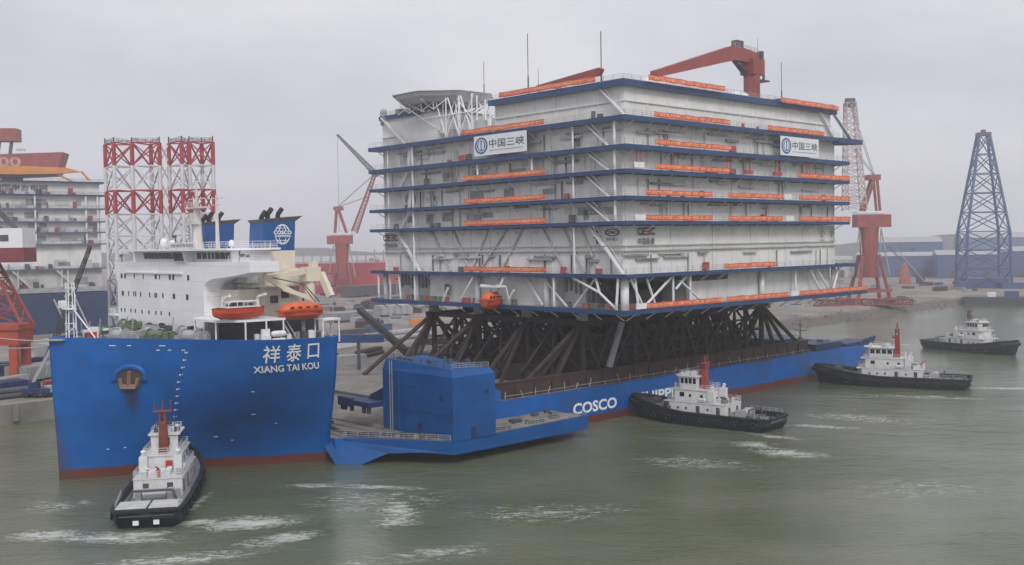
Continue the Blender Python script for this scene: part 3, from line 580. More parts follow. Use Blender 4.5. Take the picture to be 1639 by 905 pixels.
for u in (18.4, 24.6):
    mb = MB(); mb.beam((u,-20.4,25.45),(u,-21.2,29.0),.35,.4); mb.beam((u,-21.2,29.0),(u,-23.6,29.4),.3,.35); mb.build('davit_arm', M_WHITE, SHIP)

def boat_hull(mb, L, B, Hh, topfac=1.0):
    secs = [(-.5,.25,.35),(-.42,.72,.12),(-.2,1,0),(.15,1,0),(.36,.7,.12),(.47,.28,.32),(.5,.06,.5)]
    rings = []
    for x, w, k in secs:
        b = B/2*w; z0 = Hh*k
        rings.append([(x*L,-b,Hh),(x*L,-b*.92,Hh*.55+z0*.3),(x*L,-b*.5,z0+.1*Hh),(x*L,0,z0),(x*L,b*.5,z0+.1*Hh),(x*L,b*.92,Hh*.55+z0*.3),(x*L,b,Hh)])
    mb.loft(rings, closed=True, cap=True)
# open rescue boat and enclosed lifeboat on the ship
rb = thing('rescue_boat', 'open red-orange rescue boat with grey canopy rails on the white boat deck beside the bridge', 'boat', W(20.4,-22.3,25.55), AX+PI, 'boats on the ship')
mb = MB(); boat_hull(mb, 8.8, 2.8, 1.9); mb.build('hull', paint('rescue_orange', (.50,.06,.025), .45, .15, .5), rb)
mb = MB(); boat_hull(mb, 9.0, 2.95, .35); [None for _ in ()]; mb.v = [(x,y,z+1.55) for x,y,z in mb.v]; mb.build('rubbing_strake', M_RED, rb)
mb = MB(); mb.box(-3.4,2.6,-1.1,1.1,1.9,2.1); mb.box(-3.0,2.2,-1.0,1.0,2.75,2.9)
for x in (-3,-1.2,.6,2.1):
    for y in (-.95,.95): mb.tube((x,y,2.0),(x,y,2.8),.06)
mb.build('canopy_frame', M_WHITE, rb)
mb = MB(); mb.cbox((.2,0,2.35),(1.3,1.3,.7)); mb.cbox((-2,0,2.2),(.8,1,.5)); mb.cbox((1.7,.2,2.2),(.5,.8,.5)); mb.build('console', M_DKGREY, rb)
def lifeboat(name, label, loc, rz, L=8.2):
    t = thing(name, label, 'lifeboat', loc, rz)
    mb = MB(); boat_hull(mb, L, 3.0, 1.5); mb.build('hull', paint('lifeboat_dark_orange', (.46,.075,.03), .45, .12, .5), t)
    mb = MB(); rings = []
    for x, w, h in ((-.49,.35,.5),(-.42,.75,1.0),(-.25,.95,1.45),(.2,.95,1.45),(.38,.7,1.0),(.47,.3,.55)):
        b = 1.45*w; rings.append([(x*L,-b,1.5),(x*L,-b*.95,1.5+h*.5),(x*L,-b*.55,1.5+h*.92),(x*L,0,1.5+h),(x*L,b*.55,1.5+h*.92),(x*L,b*.95,1.5+h*.5),(x*L,b,1.5)])
    mb.loft(rings, closed=True, cap=True); mb.build('canopy', M_ORANGE, t, smooth=True)
    mb = MB()
    for x in (-.3,-.12,.06,.24):
        for s in (-1,1): mb.cbox((x*L, s*1.36, 2.15),(.6,.12,.28))
    mb.build('porthole', M_GLASS, t)
    mb = MB(); mb.box(-L*.47,L*.46,-1.56,1.56,1.44,1.58); mb.build('fender_strip', M_RED, t); return t
lifeboat('lifeboat', 'enclosed orange lifeboat hanging beneath the cream boat crane, beside the bow name', W(31.0,-23.6,24.85), AX)
# forecastle gear
mb = MB()
for du in (0,1.3):
    for dv in (0,1.3): mb.tube((2.6+du,1.0+dv,21.5),(2.8+du*.7,1.2+dv*.7,31.6),.11,n=5)
for k in range(7):
    z = 22+k*1.45
    for a, b_ in (((2.6,1.0),(3.9,1.0)),((3.9,1.0),(3.9,2.3)),((3.9,2.3),(2.6,2.3)),((2.6,2.3),(2.6,1.0))): mb.tube((*a,z),(*b_,z+1.4*(k%2)),.06,n=4)
mb.cbox((3,1.6,27.3),(1.6,2.4,.2)); mb.cbox((2.6,3.4,28.0),(1.0,1.3,1.2)); mb.tube((3.2,.8,27.5),(5.6,-3.0,22.2),.13); mb.tube((3,1.6,31.6),(3,1.6,33.6),.07); mb.rail([(2.2,.3,27.4),(2.2,2.9,27.4),(3.9,2.9,27.4)],.9,1,.04)
mb.build('foremast', M_WHITE, SHIP)
def winch(u, v, m, rz):
    w = thing('mooring_winch', None, None, (u,v,21.5), rz); w.parent = SHIP
    mb = MB(); mb.tube((0,-1.3,1.3),(0,1.3,1.3),.95,n=12); mb.tube((0,-1.45,1.3),(0,-1.3,1.3),1.25,n=12); mb.tube((0,1.3,1.3),(0,1.45,1.3),1.25,n=12); mb.build('drum', m, w)
    mb = MB(); mb.box(-1.2,1.2,-2.6,-1.6,0,2.0); mb.cbox((0,-3.0,1.0),(.9,.9,1.5)); mb.build('gearbox', m, w); mb = MB(); mb.box(-1.5,1.5,1.46,2.2,0,1.5); mb.build('bearing_stand', m, w)
for u, v, m, rz in ((9,-4,M_GREYST,.3),(10,5,M_GREEN,.1),(12.5,-10,M_GREEN,.6),(15,-2,M_GREYST,0),(16,-15,M_GREYST,.4),(15,9,M_GREEN,0),(18.6,-8,M_GREYST,.2),(19,17,M_GREEN,.2),(18,3,M_DKGREY,.4)): winch(u, v, m, rz)
for k in range(56):
    u = rs.uniform(5,20); v = rs.uniform(-.95,.95)*min(24, u*1.15); h = rs.uniform(.5,2.5)
    piece('deck_locker', (u,v,21.5+h/2), (rs.uniform(.3,1.5),rs.uniform(.3,1.5),h), rs.choice((M_GREYST,M_GREYST,M_WHITE,M_GREEN,M_RED,M_DKGREY,M_RUST)), SHIP, rz=rs.uniform(0,1.5))
for k in range(22):
    u = rs.uniform(6,20); v = rs.uniform(-.9,.9)*u*1.1; mb = MB(); mb.tube((u,v,21.5),(u+rs.uniform(-.6,.6),v+rs.uniform(-.6,.6),21.5+rs.uniform(2,3.6)),.1,n=5); mb.build('vent_pipe', M_GREYST, SHIP)
mb = MB(); mb.box(SF-.6,SF+4,27.45,31.0,24.0,24.3); mb.rail([(SF-.5,27.5,24.3),(SF-.5,30.9,24.3),(SF+3.9,30.9,24.3)],1.1,1.2,.05,4); mb.build('side_gangway', M_WHITE, SHIP)
mb = MB(); mb.prism([(-2.4,-.2),(.4,-2.4),(1.5,-1.6),(-.4,1.8)], 22.5, 22.75); mb.build('bow_platform', M_GREYST, SHIP)

# ================================================================== OFFSHORE PLATFORM
P0 = (132.2, -.7, 23.3)
PLAT = ship_thing('offshore_platform', 'huge white multi-deck offshore platform with blue deck edges on the blue ship', 'platform', P0)
U0, U1, V0, V1 = 90.7, 174.0, -42.0, 41.5
DZ = [23.5, 30.4, 40.6, 45.4, 50.5, 55.2, 60.7]
IN = 2.7
def pb(mb, name, mats, smooth=False): return mb.build(name, mats, PLAT, off=P0, smooth=smooth)
def deck(z, u0=U0, u1=U1, v0=V0, v1=V1, th=.62, brackets=True, extra=None):
    mb = MB(); mb.mat(1); mb.box(u0+.12, u1-.12, v0+.12, v1-.12, z-th+.06, z-.04)
    mb.mat(0)
    for a in ((u0,u1,v0,v0+.14),(u0,u1,v1-.14,v1),(u0,u0+.14,v0+.14,v1-.14),(u1-.14,u1,v0+.14,v1-.14)): mb.box(*a, z-th, z+.12)
    mb.mat(2)
    if brackets:
        for k in range(14):
            v = v0+3+(v1-v0-6)*k/13; mb.beam((u0+.4,v,z-th),(u0+IN,v,z-th-1.3),.16,.16)
            u = u0+3+(u1-u0-6)*k/13; mb.beam((u,v0+.4,z-th),(u,v0+IN,z-th-1.3),.16,.16)
    if extra: extra(mb)
    d = pb(mb, 'deck', [M_FASC, M_UNDER, M_WHITE])
    r = MB(); r.rail([(u1-.2,v0+.25,z+.1),(u0+.25,v0+.25,z+.1),(u0+.25,v1-.2,z+.1)], 1.1, 2.6, .035, 3)
    rr = r.build('railing', M_GREYST, d, off=P0); return d
def d1x(mb):   # pointed balcony past the far end of the upper deck
    mb.mat(0); mb.prism([(169,-42),(180.3,-42),(176,-36),(169,-36)], 59.7, 60.85)
def d7x(mb): mb.mat(0); mb.prism([(174,-42),(182.3,-42),(182.3,-20),(174,-20)], 22.8, 23.62)
def d6x(mb): mb.mat(0); mb.prism([(174,-42),(177,-42),(177,-20),(174,-20)], 29.7, 30.52)
for i, z in enumerate(DZ):
    deck(z, u1=(169.6 if i == 6 else U1), th=(.8 if i in (0,5,6) else .62), extra={6: d1x, 0: d7x, 1: d6x}.get(i))
def wall(z0, z1, ins=IN, u1=U1-IN, m=M_WALL, pil=6.5, name='wall_module', v1=V1-IN, lip=True):
    mb = MB(); u0 = U0+ins; v0 = V0+ins; mb.box(u0,u1,v0,v1,z0,z1)
    n = int((v1-v0)/pil)
    for k in range(n+1):
        v = v0+.3+(v1-v0-.6)*k/n; mb.box(u0-.16,u0-.002,v-.18,v+.18,z0,z1)
    n = int((u1-u0)/pil)
    for k in range(n+1):
        u = u0+.3+(u1-u0-.6)*k/n; mb.box(u-.18,u+.18,v0-.16,v0-.002,z0,z1)
    if lip:
        z = z0+(z1-z0)*.55; mb.box(u0-.1,u0-.004,v0,v1,z,z+.12); mb.box(u0,u1,v0-.1,v0-.004,z,z+.12)
    return pb(mb, name, m)
wall(30.4, 39.85)
for z in (34.9,): 
    mb = MB(); mb.box(U0+IN-.55,U0+IN-.2,V0+IN-.5,V1-IN,z,z+.35); mb.box(U0+IN-.5,U1-IN,V0+IN-.55,V0+IN-.2,z,z+.35)
    mb.box(U0+IN-.45,U0+IN-.2,V0+IN-.5,V1-IN,z+1.0,z+1.2); mb.box(U0+IN-.5,U1-IN,V0+IN-.45,V0+IN-.2,z+1.0,z+1.2); pb(mb, 'girder', M_WALL2)
for a, b_ in zip(DZ[2:], DZ[3:]): wall(a, b_-.72)
# lowest level: set-back modules, open framed bay at the near corner
mb = MB(); mb.box(96.5,170.5,-26,37,23.5,29.6); mb.box(113.5,170.5,-38.5,-26.2,23.5,29.6); mb.box(94,96.4,-20,22,23.5,29.6)
for k in range(16): mb.box(113.6+k*3.6,113.8+k*3.6,-38.62,-38.49,23.5,29.5)
pb(mb, 'wall_module', M_WALL)
for k in range(46): h = rs.uniform(2.3,3.5); piece('pipe_riser', (96.3,-24.8+k*1.35,29.5-h/2), (.4,.4,h), M_UNDER, PLAT, P0)
for k in range(24): h = rs.uniform(1.5,5.5); piece('pipe_riser', (97.15+k*.7,-26.22,29.5-h/2), (.3,.35,h), M_UNDER, PLAT, P0)
mb = MB(); mb.box(97,113.3,-37.5,-26.3,28.6,29.55); mb.cbox((104,-32,25.2),(8,6,3.4)); mb.cbox((110.5,-31,26),(3,5,5)); pb(mb, 'transformer', M_DKGREY)
for k in range(30): piece('equipment_box', (rs.uniform(92.8,95),rs.uniform(-38,36),24.07), (.7,rs.uniform(.6,2.2),1.1), rs.choice((M_GREEN,M_GREEN,M_RED)), PLAT, P0)
for k in range(14): piece('equipment_box', (rs.uniform(95,112),-40+rs.random(),24.1), (rs.uniform(.6,2),.7,1.1), rs.choice((M_GREEN,M_RED,M_RED)), PLAT, P0)
# main columns and braces of the lowest level
cols = [(93.2,-39.4),(93.2,-18),(93.2,4),(93.2,26),(93.2,38.6),(113.2,-39.4),(140,-39.3),(170.6,-39.4)]
for u, v in cols:
    mb = MB(); mb.tube((u,v,22.4),(u,v,29.7),.85 if (u,v) == cols[0] else .6,n=10); pb(mb, 'column', M_WHITE, True)
def brace(a, b_, r=.26):
    m_ = MB(); m_.tube(a, b_, r, n=6); pb(m_, 'brace', M_WHITE)
for a, b_ in (((91.4,-27.6,29.6),(91.4,-34.4,26.9)),((91.4,-34.4,26.9),(91.4,-39,23.6)),((91.4,-34.4,26.9),(91.4,-33.6,29.6)),((91.3,-39.4,29.7),(91.3,-38.8,23.7)),((91.3,-22,29.7),(91.3,-22,23.7)),
              ((93,-12,29.6),(93,-17,23.7)),((93,-17,29.6),(93,-24,23.7)),((93,-32,29.6),(93,-26,23.7)),((93.5,-40.6,29.6),(97.5,-40.6,23.7)),((97,-40.8,23.8),(106,-40.8,29.6)),((106.6,-40.6,23.6),(106.6,-40.6,29.6)),((107.4,-40.6,27),(111,-40.6,29.6)),((109,-40.6,28.6),(116.5,-40.6,23.8)),((112.2,-40.6,23.6),(112.2,-40.6,29.6)),((94.6,-40.8,29.6),(95.6,-40.8,23.7)),((98.6,-40.4,29.5),(101.4,-40.4,23.7)),
              ((91.3,3,29.6),(91.3,8,23.7)),((91.3,-7,29.6),(91.3,-3,23.7)),((91.3,30.6,29.6),(91.3,30,23.7)),((91.3,39,29.6),(91.3,39,23.7)),((158,-40.6,29.6),(163,-40.6,23.7)),((161,-40.6,29.6),(167,-40.6,23.7)),((171,-40.6,29.6),(168,-40.6,23.7)),((152,-40.4,29.6),(152,-40.4,23.7)),((91.3,-10,26.8),(91.3,-7.6,23.7)),((91.3,12,26.8),(91.3,14,23.7))): brace(a, b_)
# diagonal ribs on the tall wall
for k, (v, dv) in enumerate(((20,-7),(12,-6),(0,6),(-6,9),(-11,7),(-17,-7),(-23,-6),(-28,-5))):
    m_ = MB(); m_.beam((U0+IN-.3,v,39.8),(U0+IN-.3,v+dv,30.6),.3,.4); pb(m_, 'rib', M_WALL2)
# posts between the decks
def post(u, v, z0, z1, r=.27):
    m_ = MB(); m_.tube((u,v,z0),(u,v,z1),r,n=6); pb(m_, 'post', M_WHITE)
for i in range(1, 6):
    z0, z1 = DZ[i]+.1, DZ[i+1]-.7
    post(U0+.9,24.8,z0,z1); 
    if i != 1: post(U0+.9,34.6,z0,z1,.2); post(U0+.9,-38.6,z0,z1); 
    if i in (1,3,4,5): post(U0+.9,-27.6,z0,z1,.22)
post(U0+.9,1.4,DZ[4]+.1,DZ[5]-.7); post(U0+.9,-15.8,DZ[4]+.1,DZ[5]-.7); post(U0+.9,24.8,DZ[0],DZ[1]-.7); post(U0+.9,34.6,DZ[0],DZ[1]-.7,.2)
# stair flights between decks near the corner and at the far end of the bow-side face
def stair(a, b_, w=.9):
    m_ = MB(); a = Vector(a); b_ = Vector(b_); m_.beam(a, b_, w, .22)
    for s in (-1,1):
        o = Vector((s*w/2,0,1.0)) if abs(a.x-b_.x) < abs(a.y-b_.y) else Vector((0,s*w/2,1.0)); m_.tube(a+o, b_+o, .05, n=4)
    pb(m_, 'stair', M_WHITE)
for i in range(2, 6):
    stair((U0+1.5,-30.4,DZ[i+1]-.2),(U0+1.5,-36.6,DZ[i]+.1)); stair((U0+1.5,26.2,DZ[i+1]-.2),(U0+1.5,30.4-8.2+(5 if i%2 else 8),DZ[i]+.1))
stair((U0+1.5,-31,40.4),(U0+1.5,-35,35.9)); stair((U0+1.5,-35.4,35.7),(U0+1.5,-40,30.5)); stair((U0+1.5,32,40.4),(U0+1.5,28.2,35.9)); stair((U0+1.5,28,35.7),(U0+1.5,23.6,30.5))
stair((U0+1.6,-33.8,67.4),(U0+1.6,-40.6,60.9)); stair((162.6,V0+1.6,67),(168.6,V0+1.6,60.9)); stair((U0+1.6,37.6,68.0),(U0+1.6,28.4,60.9)); stair((169.5,-40.4,66.6),(176.5,-40.8,61))
# upper block, roof edge, left block
mb = MB(); mb.box(93,168.5,-40,-3.2,60.7,66.6); mb.box(96,168.5,-3.2,30,60.7,63.2)
for k in range(7): mb.box(92.86,92.998,-39.6+k*6,-39.2+k*6,60.8,66.5)
for k in range(13): mb.box(93.4+k*6.2,93.8+k*6.2,-40.14,-40.002,60.8,66.5)
mb.box(92.7,92.99,-40,-3.2,63.7,64.0); mb.box(93,168.5,-40.3,-40.01,63.7,64.0); pb(mb, 'upper_block', M_WALL)
mb = MB(); mb.mat(1); mb.box(91.6,169.4,-41,-2.8,66.61,67.3); mb.mat(0)
for a in ((91.4,169.6,-41.2,-41.0),(91.4,91.6,-41,-2.6),(169.4,169.6,-41,-2.8)): mb.box(*a,66.5,67.75)
rf = pb(mb, 'roof', [M_FASC, M_UNDER])
r = MB(); r.rail([(169,-40.8,67.6),(91.8,-40.8,67.6),(91.8,-3,67.6)],1.1,2.6,.04,3); r.build('railing', M_GREYST, rf, off=P0)
mb = MB(); mb.box(93,110,17,38.4,60.7,67.6); mb.box(92.6,92.99,30,38.4,63,63.2); pb(mb, 'corner_block', M_WALL)
mb = MB(); mb.mat(1); mb.box(92.4,110.4,16.4,39,67.61,67.9); mb.mat(0); mb.box(92.2,92.4,22,38,67.4,68.4); mb.box(92.4,110,38.95,39.1,67.4,68.4); pb(mb, 'roof', [M_FASC, M_UNDER])
mb = MB(); mb.capsule((93.4,38.4,66.9),(93.4,38.4,69.6),.9); mb.cbox((94.4,33,69),(1.6,1.6,1.6)); mb.cbox((94.4,29,68.7),(1.4,2.4,1.2)); mb.rail([(92.5,38.6,68.3),(92.5,22,68.3)],1.0,2,.05); pb(mb, 'roof_unit', M_GREYST)
# recess below the helideck: equipment
for k in range(16):
    h = rs.uniform(1.2,4); piece('deck_unit', (rs.uniform(92.5,98),rs.uniform(-2,15),60.75+h/2), (rs.uniform(.8,2.4),rs.uniform(.8,2.4),h), rs.choice((M_WALL2,M_GREYST,M_WHITE)), PLAT, P0)
# helideck
mb = MB(); hc = (98.5, 21.2); ring = [(hc[0]+11.6*math.cos(R_(22.5+45*k)), hc[1]+11.6*math.sin(R_(22.5+45*k))) for k in range(8)]
r0 = [(x,y,71.4) for x,y in ring]; r1 = [(x,y,70.8) for x,y in ring]; r2 = [(hc[0]+(x-hc[0])*.8, hc[1]+(y-hc[1])*.8, 69.7) for x,y in ring]
mb.loft([r2,r1,r0], cap=True); mb.loft([[(hc[0]+(x-hc[0])*1.0,hc[1]+(y-hc[1])*1.0,71.42) for x,y in ring],[(hc[0]+(x-hc[0])*1.09,hc[1]+(y-hc[1])*1.09,71.65) for x,y in ring],[(hc[0]+(x-hc[0])*1.09,hc[1]+(y-hc[1])*1.09,71.75) for x,y in ring],[(hc[0]+(x-hc[0])*.99,hc[1]+(y-hc[1])*.99,71.5) for x,y in ring]])
hd = pb(mb, 'helideck', M_HELI)
mb = MB(); rng = random.Random(3)
nodes = [(94,4,61),(94,10,61),(94,16,62.5),(100,8,61),(100,20,64),(97,22,67.9),(97,26,67.9),(104,24,67.9),(104,6,63)]
for i, (u, v, z) in enumerate(nodes):
    for k in range(5):
        x, y = ring[(i*3+k*2+int(v>14)*1) % 8]; f = .78 if k % 2 else .92; px, py = hc[0]+(x-hc[0])*f, hc[1]+(y-hc[1])*f
        if abs(px-u)+abs(py-v) < 16: mb.tube((u,v,z),(px,py,70.0),.17,n=6)
    mb.tube((u,v,z),(u,v,69.8),.18,n=6)
fr = [91.6, 101]
for x0_ in fr:
    vs = [3,7.5,12,16.5,21,25.5,30]
    for a, b_ in zip(vs, vs[1:]):
        za = 61 if a < 16 else 67.9; zb = 61 if b_ < 16 else 67.9; mb.tube((x0_,a,za),(x0_+.6,b_,70.0),.16,n=5); mb.tube((x0_,b_,zb),(x0_+.6,a,70.0),.16,n=5); mb.tube((x0_,a,za),(x0_,a,70.0),.16,n=5)
    mb.tube((x0_,3,66),(x0_,30,66),.14,n=5)
mb.build('support_truss', M_WHITE, hd, off=P0)
# roof equipment, crane, antennas
for k in range(34):
    h = rs.uniform(.8,1.8); piece('roof_equipment', (rs.uniform(94,167),rs.uniform(-39,-6),67.3+h/2), (rs.uniform(.6,3),rs.uniform(.6,3),h), rs.choice((M_WHITE,M_WHITE,M_GREYST)), PLAT, P0)
for u, v in ((103,-38),(106,-38),(133.5,-37.4),(136,-37.2),(161,-38)):
    mb = MB(); mb.capsule((u-.8,v,68.2),(u+.8,v,68.2),1.15 if u < 150 else .9); pb(mb, 'roof_tank', M_WHITE, True)
cr = thing('deck_crane', None, None); cr.parent = PLAT
mb = MB(); mb.tube((146,-33,67.3),(146,-33,74.6),1.9,1.9,n=12); mb.box(144.0,148.6,-34.8,-31.2,74.6,78.2); mb.build('pedestal', M_CRED, cr, off=P0)
mb = MB()
mb.extr([(147.6,-33.9,77.2),(147.6,-33.9,79.6),(140.6,-33.9,80.4),(137.2,-33.9,80.2),(110.5,-33.9,72.1),(110.5,-33.9,70.6),(138.5,-33.9,77.2)], (0,1.8,0)); mb.build('boom', M_CRED, cr, off=P0)
mb = MB(); mb.tube((138.6,-33,77.4),(144.6,-33,74.9),.4); mb.tube((139.6,-32.4,77.2),(144.6,-32.4,74),.3); mb.build('boom_cylinder', M_DKGREY, cr, off=P0)
mb = MB(); mb.cbox((140.4,-33,81.0),(2.6,1.6,1.6)); mb.build('winch', M_DKGREY, cr, off=P0)
mb = MB(); mb.cbox((149.4,-33,79.4),(1.0,1.4,2.0)); mb.build('cab', M_DKGREY, cr, off=P0)
mb = MB(); mb.box(147.9,151.3,-34.4,-31.6,73.4,73.7); mb.tube((150.8,-33,73.6),(150.8,-33,75.2),.3); mb.build('service_platform', M_DKGREY, cr, off=P0)
mb = MB(); mb.rail([(136.8,-33.9,80.1),(147.4,-33.9,79.5)],1.1,1.5,.05); mb.build('boom_railing', M_GREYST, cr, off=P0)
mb = MB(); mb.box(146,152,-37,-34.9,67.6,68.8); mb.cbox((150,-39,68.4),(5,2.5,.7)); pb(mb, 'crane_base', M_DKGREY)
# red crane boom resting on the bow-side roof edge
mb = MB(); mb.extr([(93.0,-16,68.9),(93.0,-16,69.5),(93.0,-33.6,70.9),(93.0,-34.2,70.5),(93.0,-33.4,69.4)], (1.0,0,0)); bm_ = pb(mb, 'boom_rest', M_CRED)
for (u, v, z0, z1, r) in ((96,-10.5,67.5,81.5,.16),(96,-31.5,67.5,78.6,.2),(150.5,-38,67.5,77.4,.14),(104,12.8,71.6,79.4,.13),(96,-13.6,67.5,73.6,.1),(144,-36,67.5,82.5,.08),(100,-18,67.5,70.6,.14)):
    mb = MB(); mb.tube((u,v,z0),(u,v,z0+(z1-z0)*.35),r,n=6); mb.tube((u,v,z0+(z1-z0)*.35),(u,v,z1),r*.55,n=5); pb(mb, 'antenna', M_DKGREY)
# cabinets, hydrant boxes, openings on the walls
for i in range(1, 7):
    z = DZ[i]+.1
    for k in range(7):
        red = random.random() < .35; m_ = MB(); h = random.uniform(.8,1.7)
        if random.random() < .5: m_.box(U0+IN-.9,U0+IN-.22,(v := random.uniform(-38,36)),v+random.uniform(.6,1.4),z,z+h)
        else: m_.box((u := random.uniform(96,168)),u+random.uniform(.6,1.6),V0+IN-.9,V0+IN-.22,z,z+h)
        pb(m_, 'hydrant_box' if red else 'cabinet', M_RED if red else M_DKGREY)
for u in (95.5,107,125,132,143.5,156.5):
    m_ = MB(); m_.tube((u,V0+1.2,54.5),(u,V0+1.2,51.8),.08); m_.tube((u+1.3,V0+1.2,54.5),(u+1.3,V0+1.2,51.8),.08); m_.box(u-.6,u+2.2,V0+.9,V0+1.6,51.0,51.9); pb(m_, 'hose_station', M_RED)
for v, z, w, h in ((14,25,1.6,2.6),(-13,53.0,2.0,1.2),(4,50.9,1.2,1.0),(-28,56,1.6,2.2),(30,56.2,1.4,2.0),(-9,56.1,1.3,2.2),(10,56,1.3,2.1),(18,46,1.3,2.1),(-30,41.2,1.2,2.0)):
    m_ = MB(); m_.box(U0+IN-.24,U0+IN-.17,v,v+w,z,z+h); pb(m_, 'door', M_GREEN if z < 30 or v in (-28,-30) else M_WALL2)
mb = MB(); mb.box(113.8,128,-38.70,-38.63,28.3,29.5); pb(mb, 'louvre_opening', M_DKGREY)
for k in range(48):
    z = DZ[rs.randint(1,5)]; l = rs.uniform(1.5,8); h = rs.uniform(.25,.6); m_ = rs.choice((M_WALL2,M_UNDER,M_GREYST))
    piece('cable_tray', (U0+IN-.38,rs.uniform(-37,36),z+rs.uniform(2.6,4)), (.5,l,h), m_, PLAT, P0)
    z = DZ[rs.randint(1,5)]; l = rs.uniform(1.5,8); piece('cable_tray', (rs.uniform(96,168),V0+IN-.38,z+rs.uniform(2.6,4)), (l,.5,h*.8), m_, PLAT, P0)
for k in range(48):
    z = DZ[rs.randint(1,5)]; piece('vertical_pipe', (rs.uniform(95,168),V0+IN-.3,z+2.0), (.2,.2,3.7), rs.choice((M_WALL2,M_UNDER)), PLAT, P0)
    z = DZ[rs.randint(1,5)]; piece('vertical_pipe', (U0+IN-.3,rs.uniform(-38,36),z+2.0), (.22,.22,3.7), rs.choice((M_WALL2,M_UNDER,M_DKGREY)), PLAT, P0)
for k in range(26):
    z = DZ[rs.randint(2,5)]; w_ = rs.uniform(1.2,5); h = rs.uniform(1.0,2.4); piece('wall_panel', (U0+IN-.19,rs.uniform(-34,34),z+rs.uniform(1.4,2.6)), (.1,w_,h), rs.choice((M_WALL2,M_WALL2,M_UNDER)), PLAT, P0)
# painted company marks
def face_u(u0, u1, z0, z1, v): return lambda a, b: (u0+(u1-u0)*a, v, z0+(z1-z0)*b)
def face_v(v0, v1, z0, z1, u): return lambda a, b: (u, v0+(v1-v0)*a, z0+(z1-z0)*b)
VP = V0+IN-.30; UP = U0+IN-.30
def cmark(fn1, fn2, name='company_mark'):
    k = thing(name, None, None, (0,0,0)); k.parent = PLAT
    for body, a0, a1, m_, mir in (('C',0,.23,M_TEXTD,0),('E',.27,.48,M_TEXTD,0),('E',.52,.73,M_TEXTR,1),('C',.77,1,M_TEXTD,0)):
        b_ = MB(); put_text(b_, body, lambda a, b: fn1(a0+(a1-a0)*((1-a) if mir else a), b), .03); b_.build('letter', m_, k, off=P0)
    b_ = MB(); put_text(b_, '中国能建', fn2, .008); b_.build('lettering', M_TEXTD, k, off=P0)
cmark(face_u(97.1,102.3,38.0,39.5,VP), face_u(97.1,102.2,36.0,37.5,VP)); cmark(face_v(39.2,33.2,37.7,39.3,UP), face_v(39.2,33.4,36.2,37.2,UP))
def oval(fnp, fnt, fnc):
    k = thing('yard_mark', None, None); k.parent = PLAT
    b_ = MB(); disc(b_, fnp, 1.9, .75, 28, .78); b_.build('oval_ring', M_TEXTD, k, off=P0)
    b_ = MB(); put_text(b_, 'ZPMC', fnt, .02); put_text(b_, '振华重工', fnc, .006); b_.build('lettering', M_TEXTD, k, off=P0)
oval(lambda x, y: (UP, -36.4-x, 38.6+y), face_v(-35.2,-37.6,38.3,38.9,UP), face_v(-34.9,-37.9,37.0,37.6,UP))
mb = MB()
for u in (165.6,170.2):
    disc(mb, lambda x, y: (u+x, VP, 37.9+y), .8, .8, 20, .5); mb.box(u-.9,u+.9,VP-.01,VP+.01,36.2,36.6)
pb(mb, 'round_emblem', M_WALL2)
mb = MB(); b = MB(); b.beam((UP,-32.4,36.4),(UP,-32.4,39.2),.35,.1); b.beam((UP,-31.4,37.6),(UP,-33.4,37.9),.3,.1); pb(b, 'small_emblem', M_TEXTD)

# logo sheets and banners are hung on the platform: things of their own
def sign(label, origin, fn, w, h, nrm):
    t = thing('company_sheet', label, 'sign', W(*origin), AX, 'company logo sheets on the platform')
    q = lambda x, z, d: Vector(fn(x, z)) - Vector(nrm)*0 + Vector(nrm)*d
    b = MB(); b.hexa([q(0,0,0),q(w,0,0),q(w,0,.12),q(0,0,.12),q(0,h,0),q(w,h,0),q(w,h,.12),q(0,h,.12)]); b.build('sheet', paint('sheet_white', (.72,.735,.76), .6, .05, .5), t)
    b = MB(); c = (w*.145, h*.5)
    disc(b, lambda x, y: q(c[0]+x, c[1]+y, .14), w*.125, h*.42, 32); b.build('emblem_disc', paint('emblem_blue', (.02,.085,.26), .5, .05), t)
    b = MB(); disc(b, lambda x, y: q(c[0]+x, c[1]+y, .16), w*.095, h*.325, 32, .86)
    for s in (-1, 1):
        o = len(b.v); pts = [(s*.010,-.22),(s*.050,-.16),(s*.056,.05),(s*.040,.2),(s*.012,.24)]
        b.v += [tuple(q(c[0]+x*w, c[1]+y*h, .165)) for x, y in pts]; b.face(range(o,o+5))
    b.build('emblem_figure', MATS['sheet_white'], t)
    b = MB(); put_text(b, '中国三峡', lambda a, z: q(w*.30+w*.66*a, h*.35+h*.42*z, .14), .009); b.build('lettering', M_TEXTD, t)
    b = MB(); b.hexa([q(w*.30,h*.2,.14),q(w*.93,h*.2,.14),q(w*.93,h*.2,.15),q(w*.30,h*.2,.15),q(w*.30,h*.24,.14),q(w*.93,h*.24,.14),q(w*.93,h*.24,.15),q(w*.30,h*.24,.15)]); b.build('rule_line', M_GREYST, t)
    b = MB()
    for k in range(9): b.tube(q(w*(.04+.115*k), h, .06), q(w*(.04+.115*k), h+.55, .06), .09, n=5)
    b.build('tie', M_DKGREY, t)
sign('white emblem sheet with four characters on the bow-side face of the platform', (U0-.25,1.0,55.85), lambda x, z: (0,-x,z), 16.6, 4.3, (-1,0,0))
sign('white emblem sheet with four characters on the far end of the water-side face', (143.1,V0-.25,55.5), lambda x, z: (x,0,z), 16.0, 4.25, (0,-1,0))
ORD = {60.9:'second',55.7:'third',50.9:'fourth',45.7:'fifth',40.8:'sixth',30.7:'seventh',23.8:'lowest',67.9:'roof'}
BSH = {}
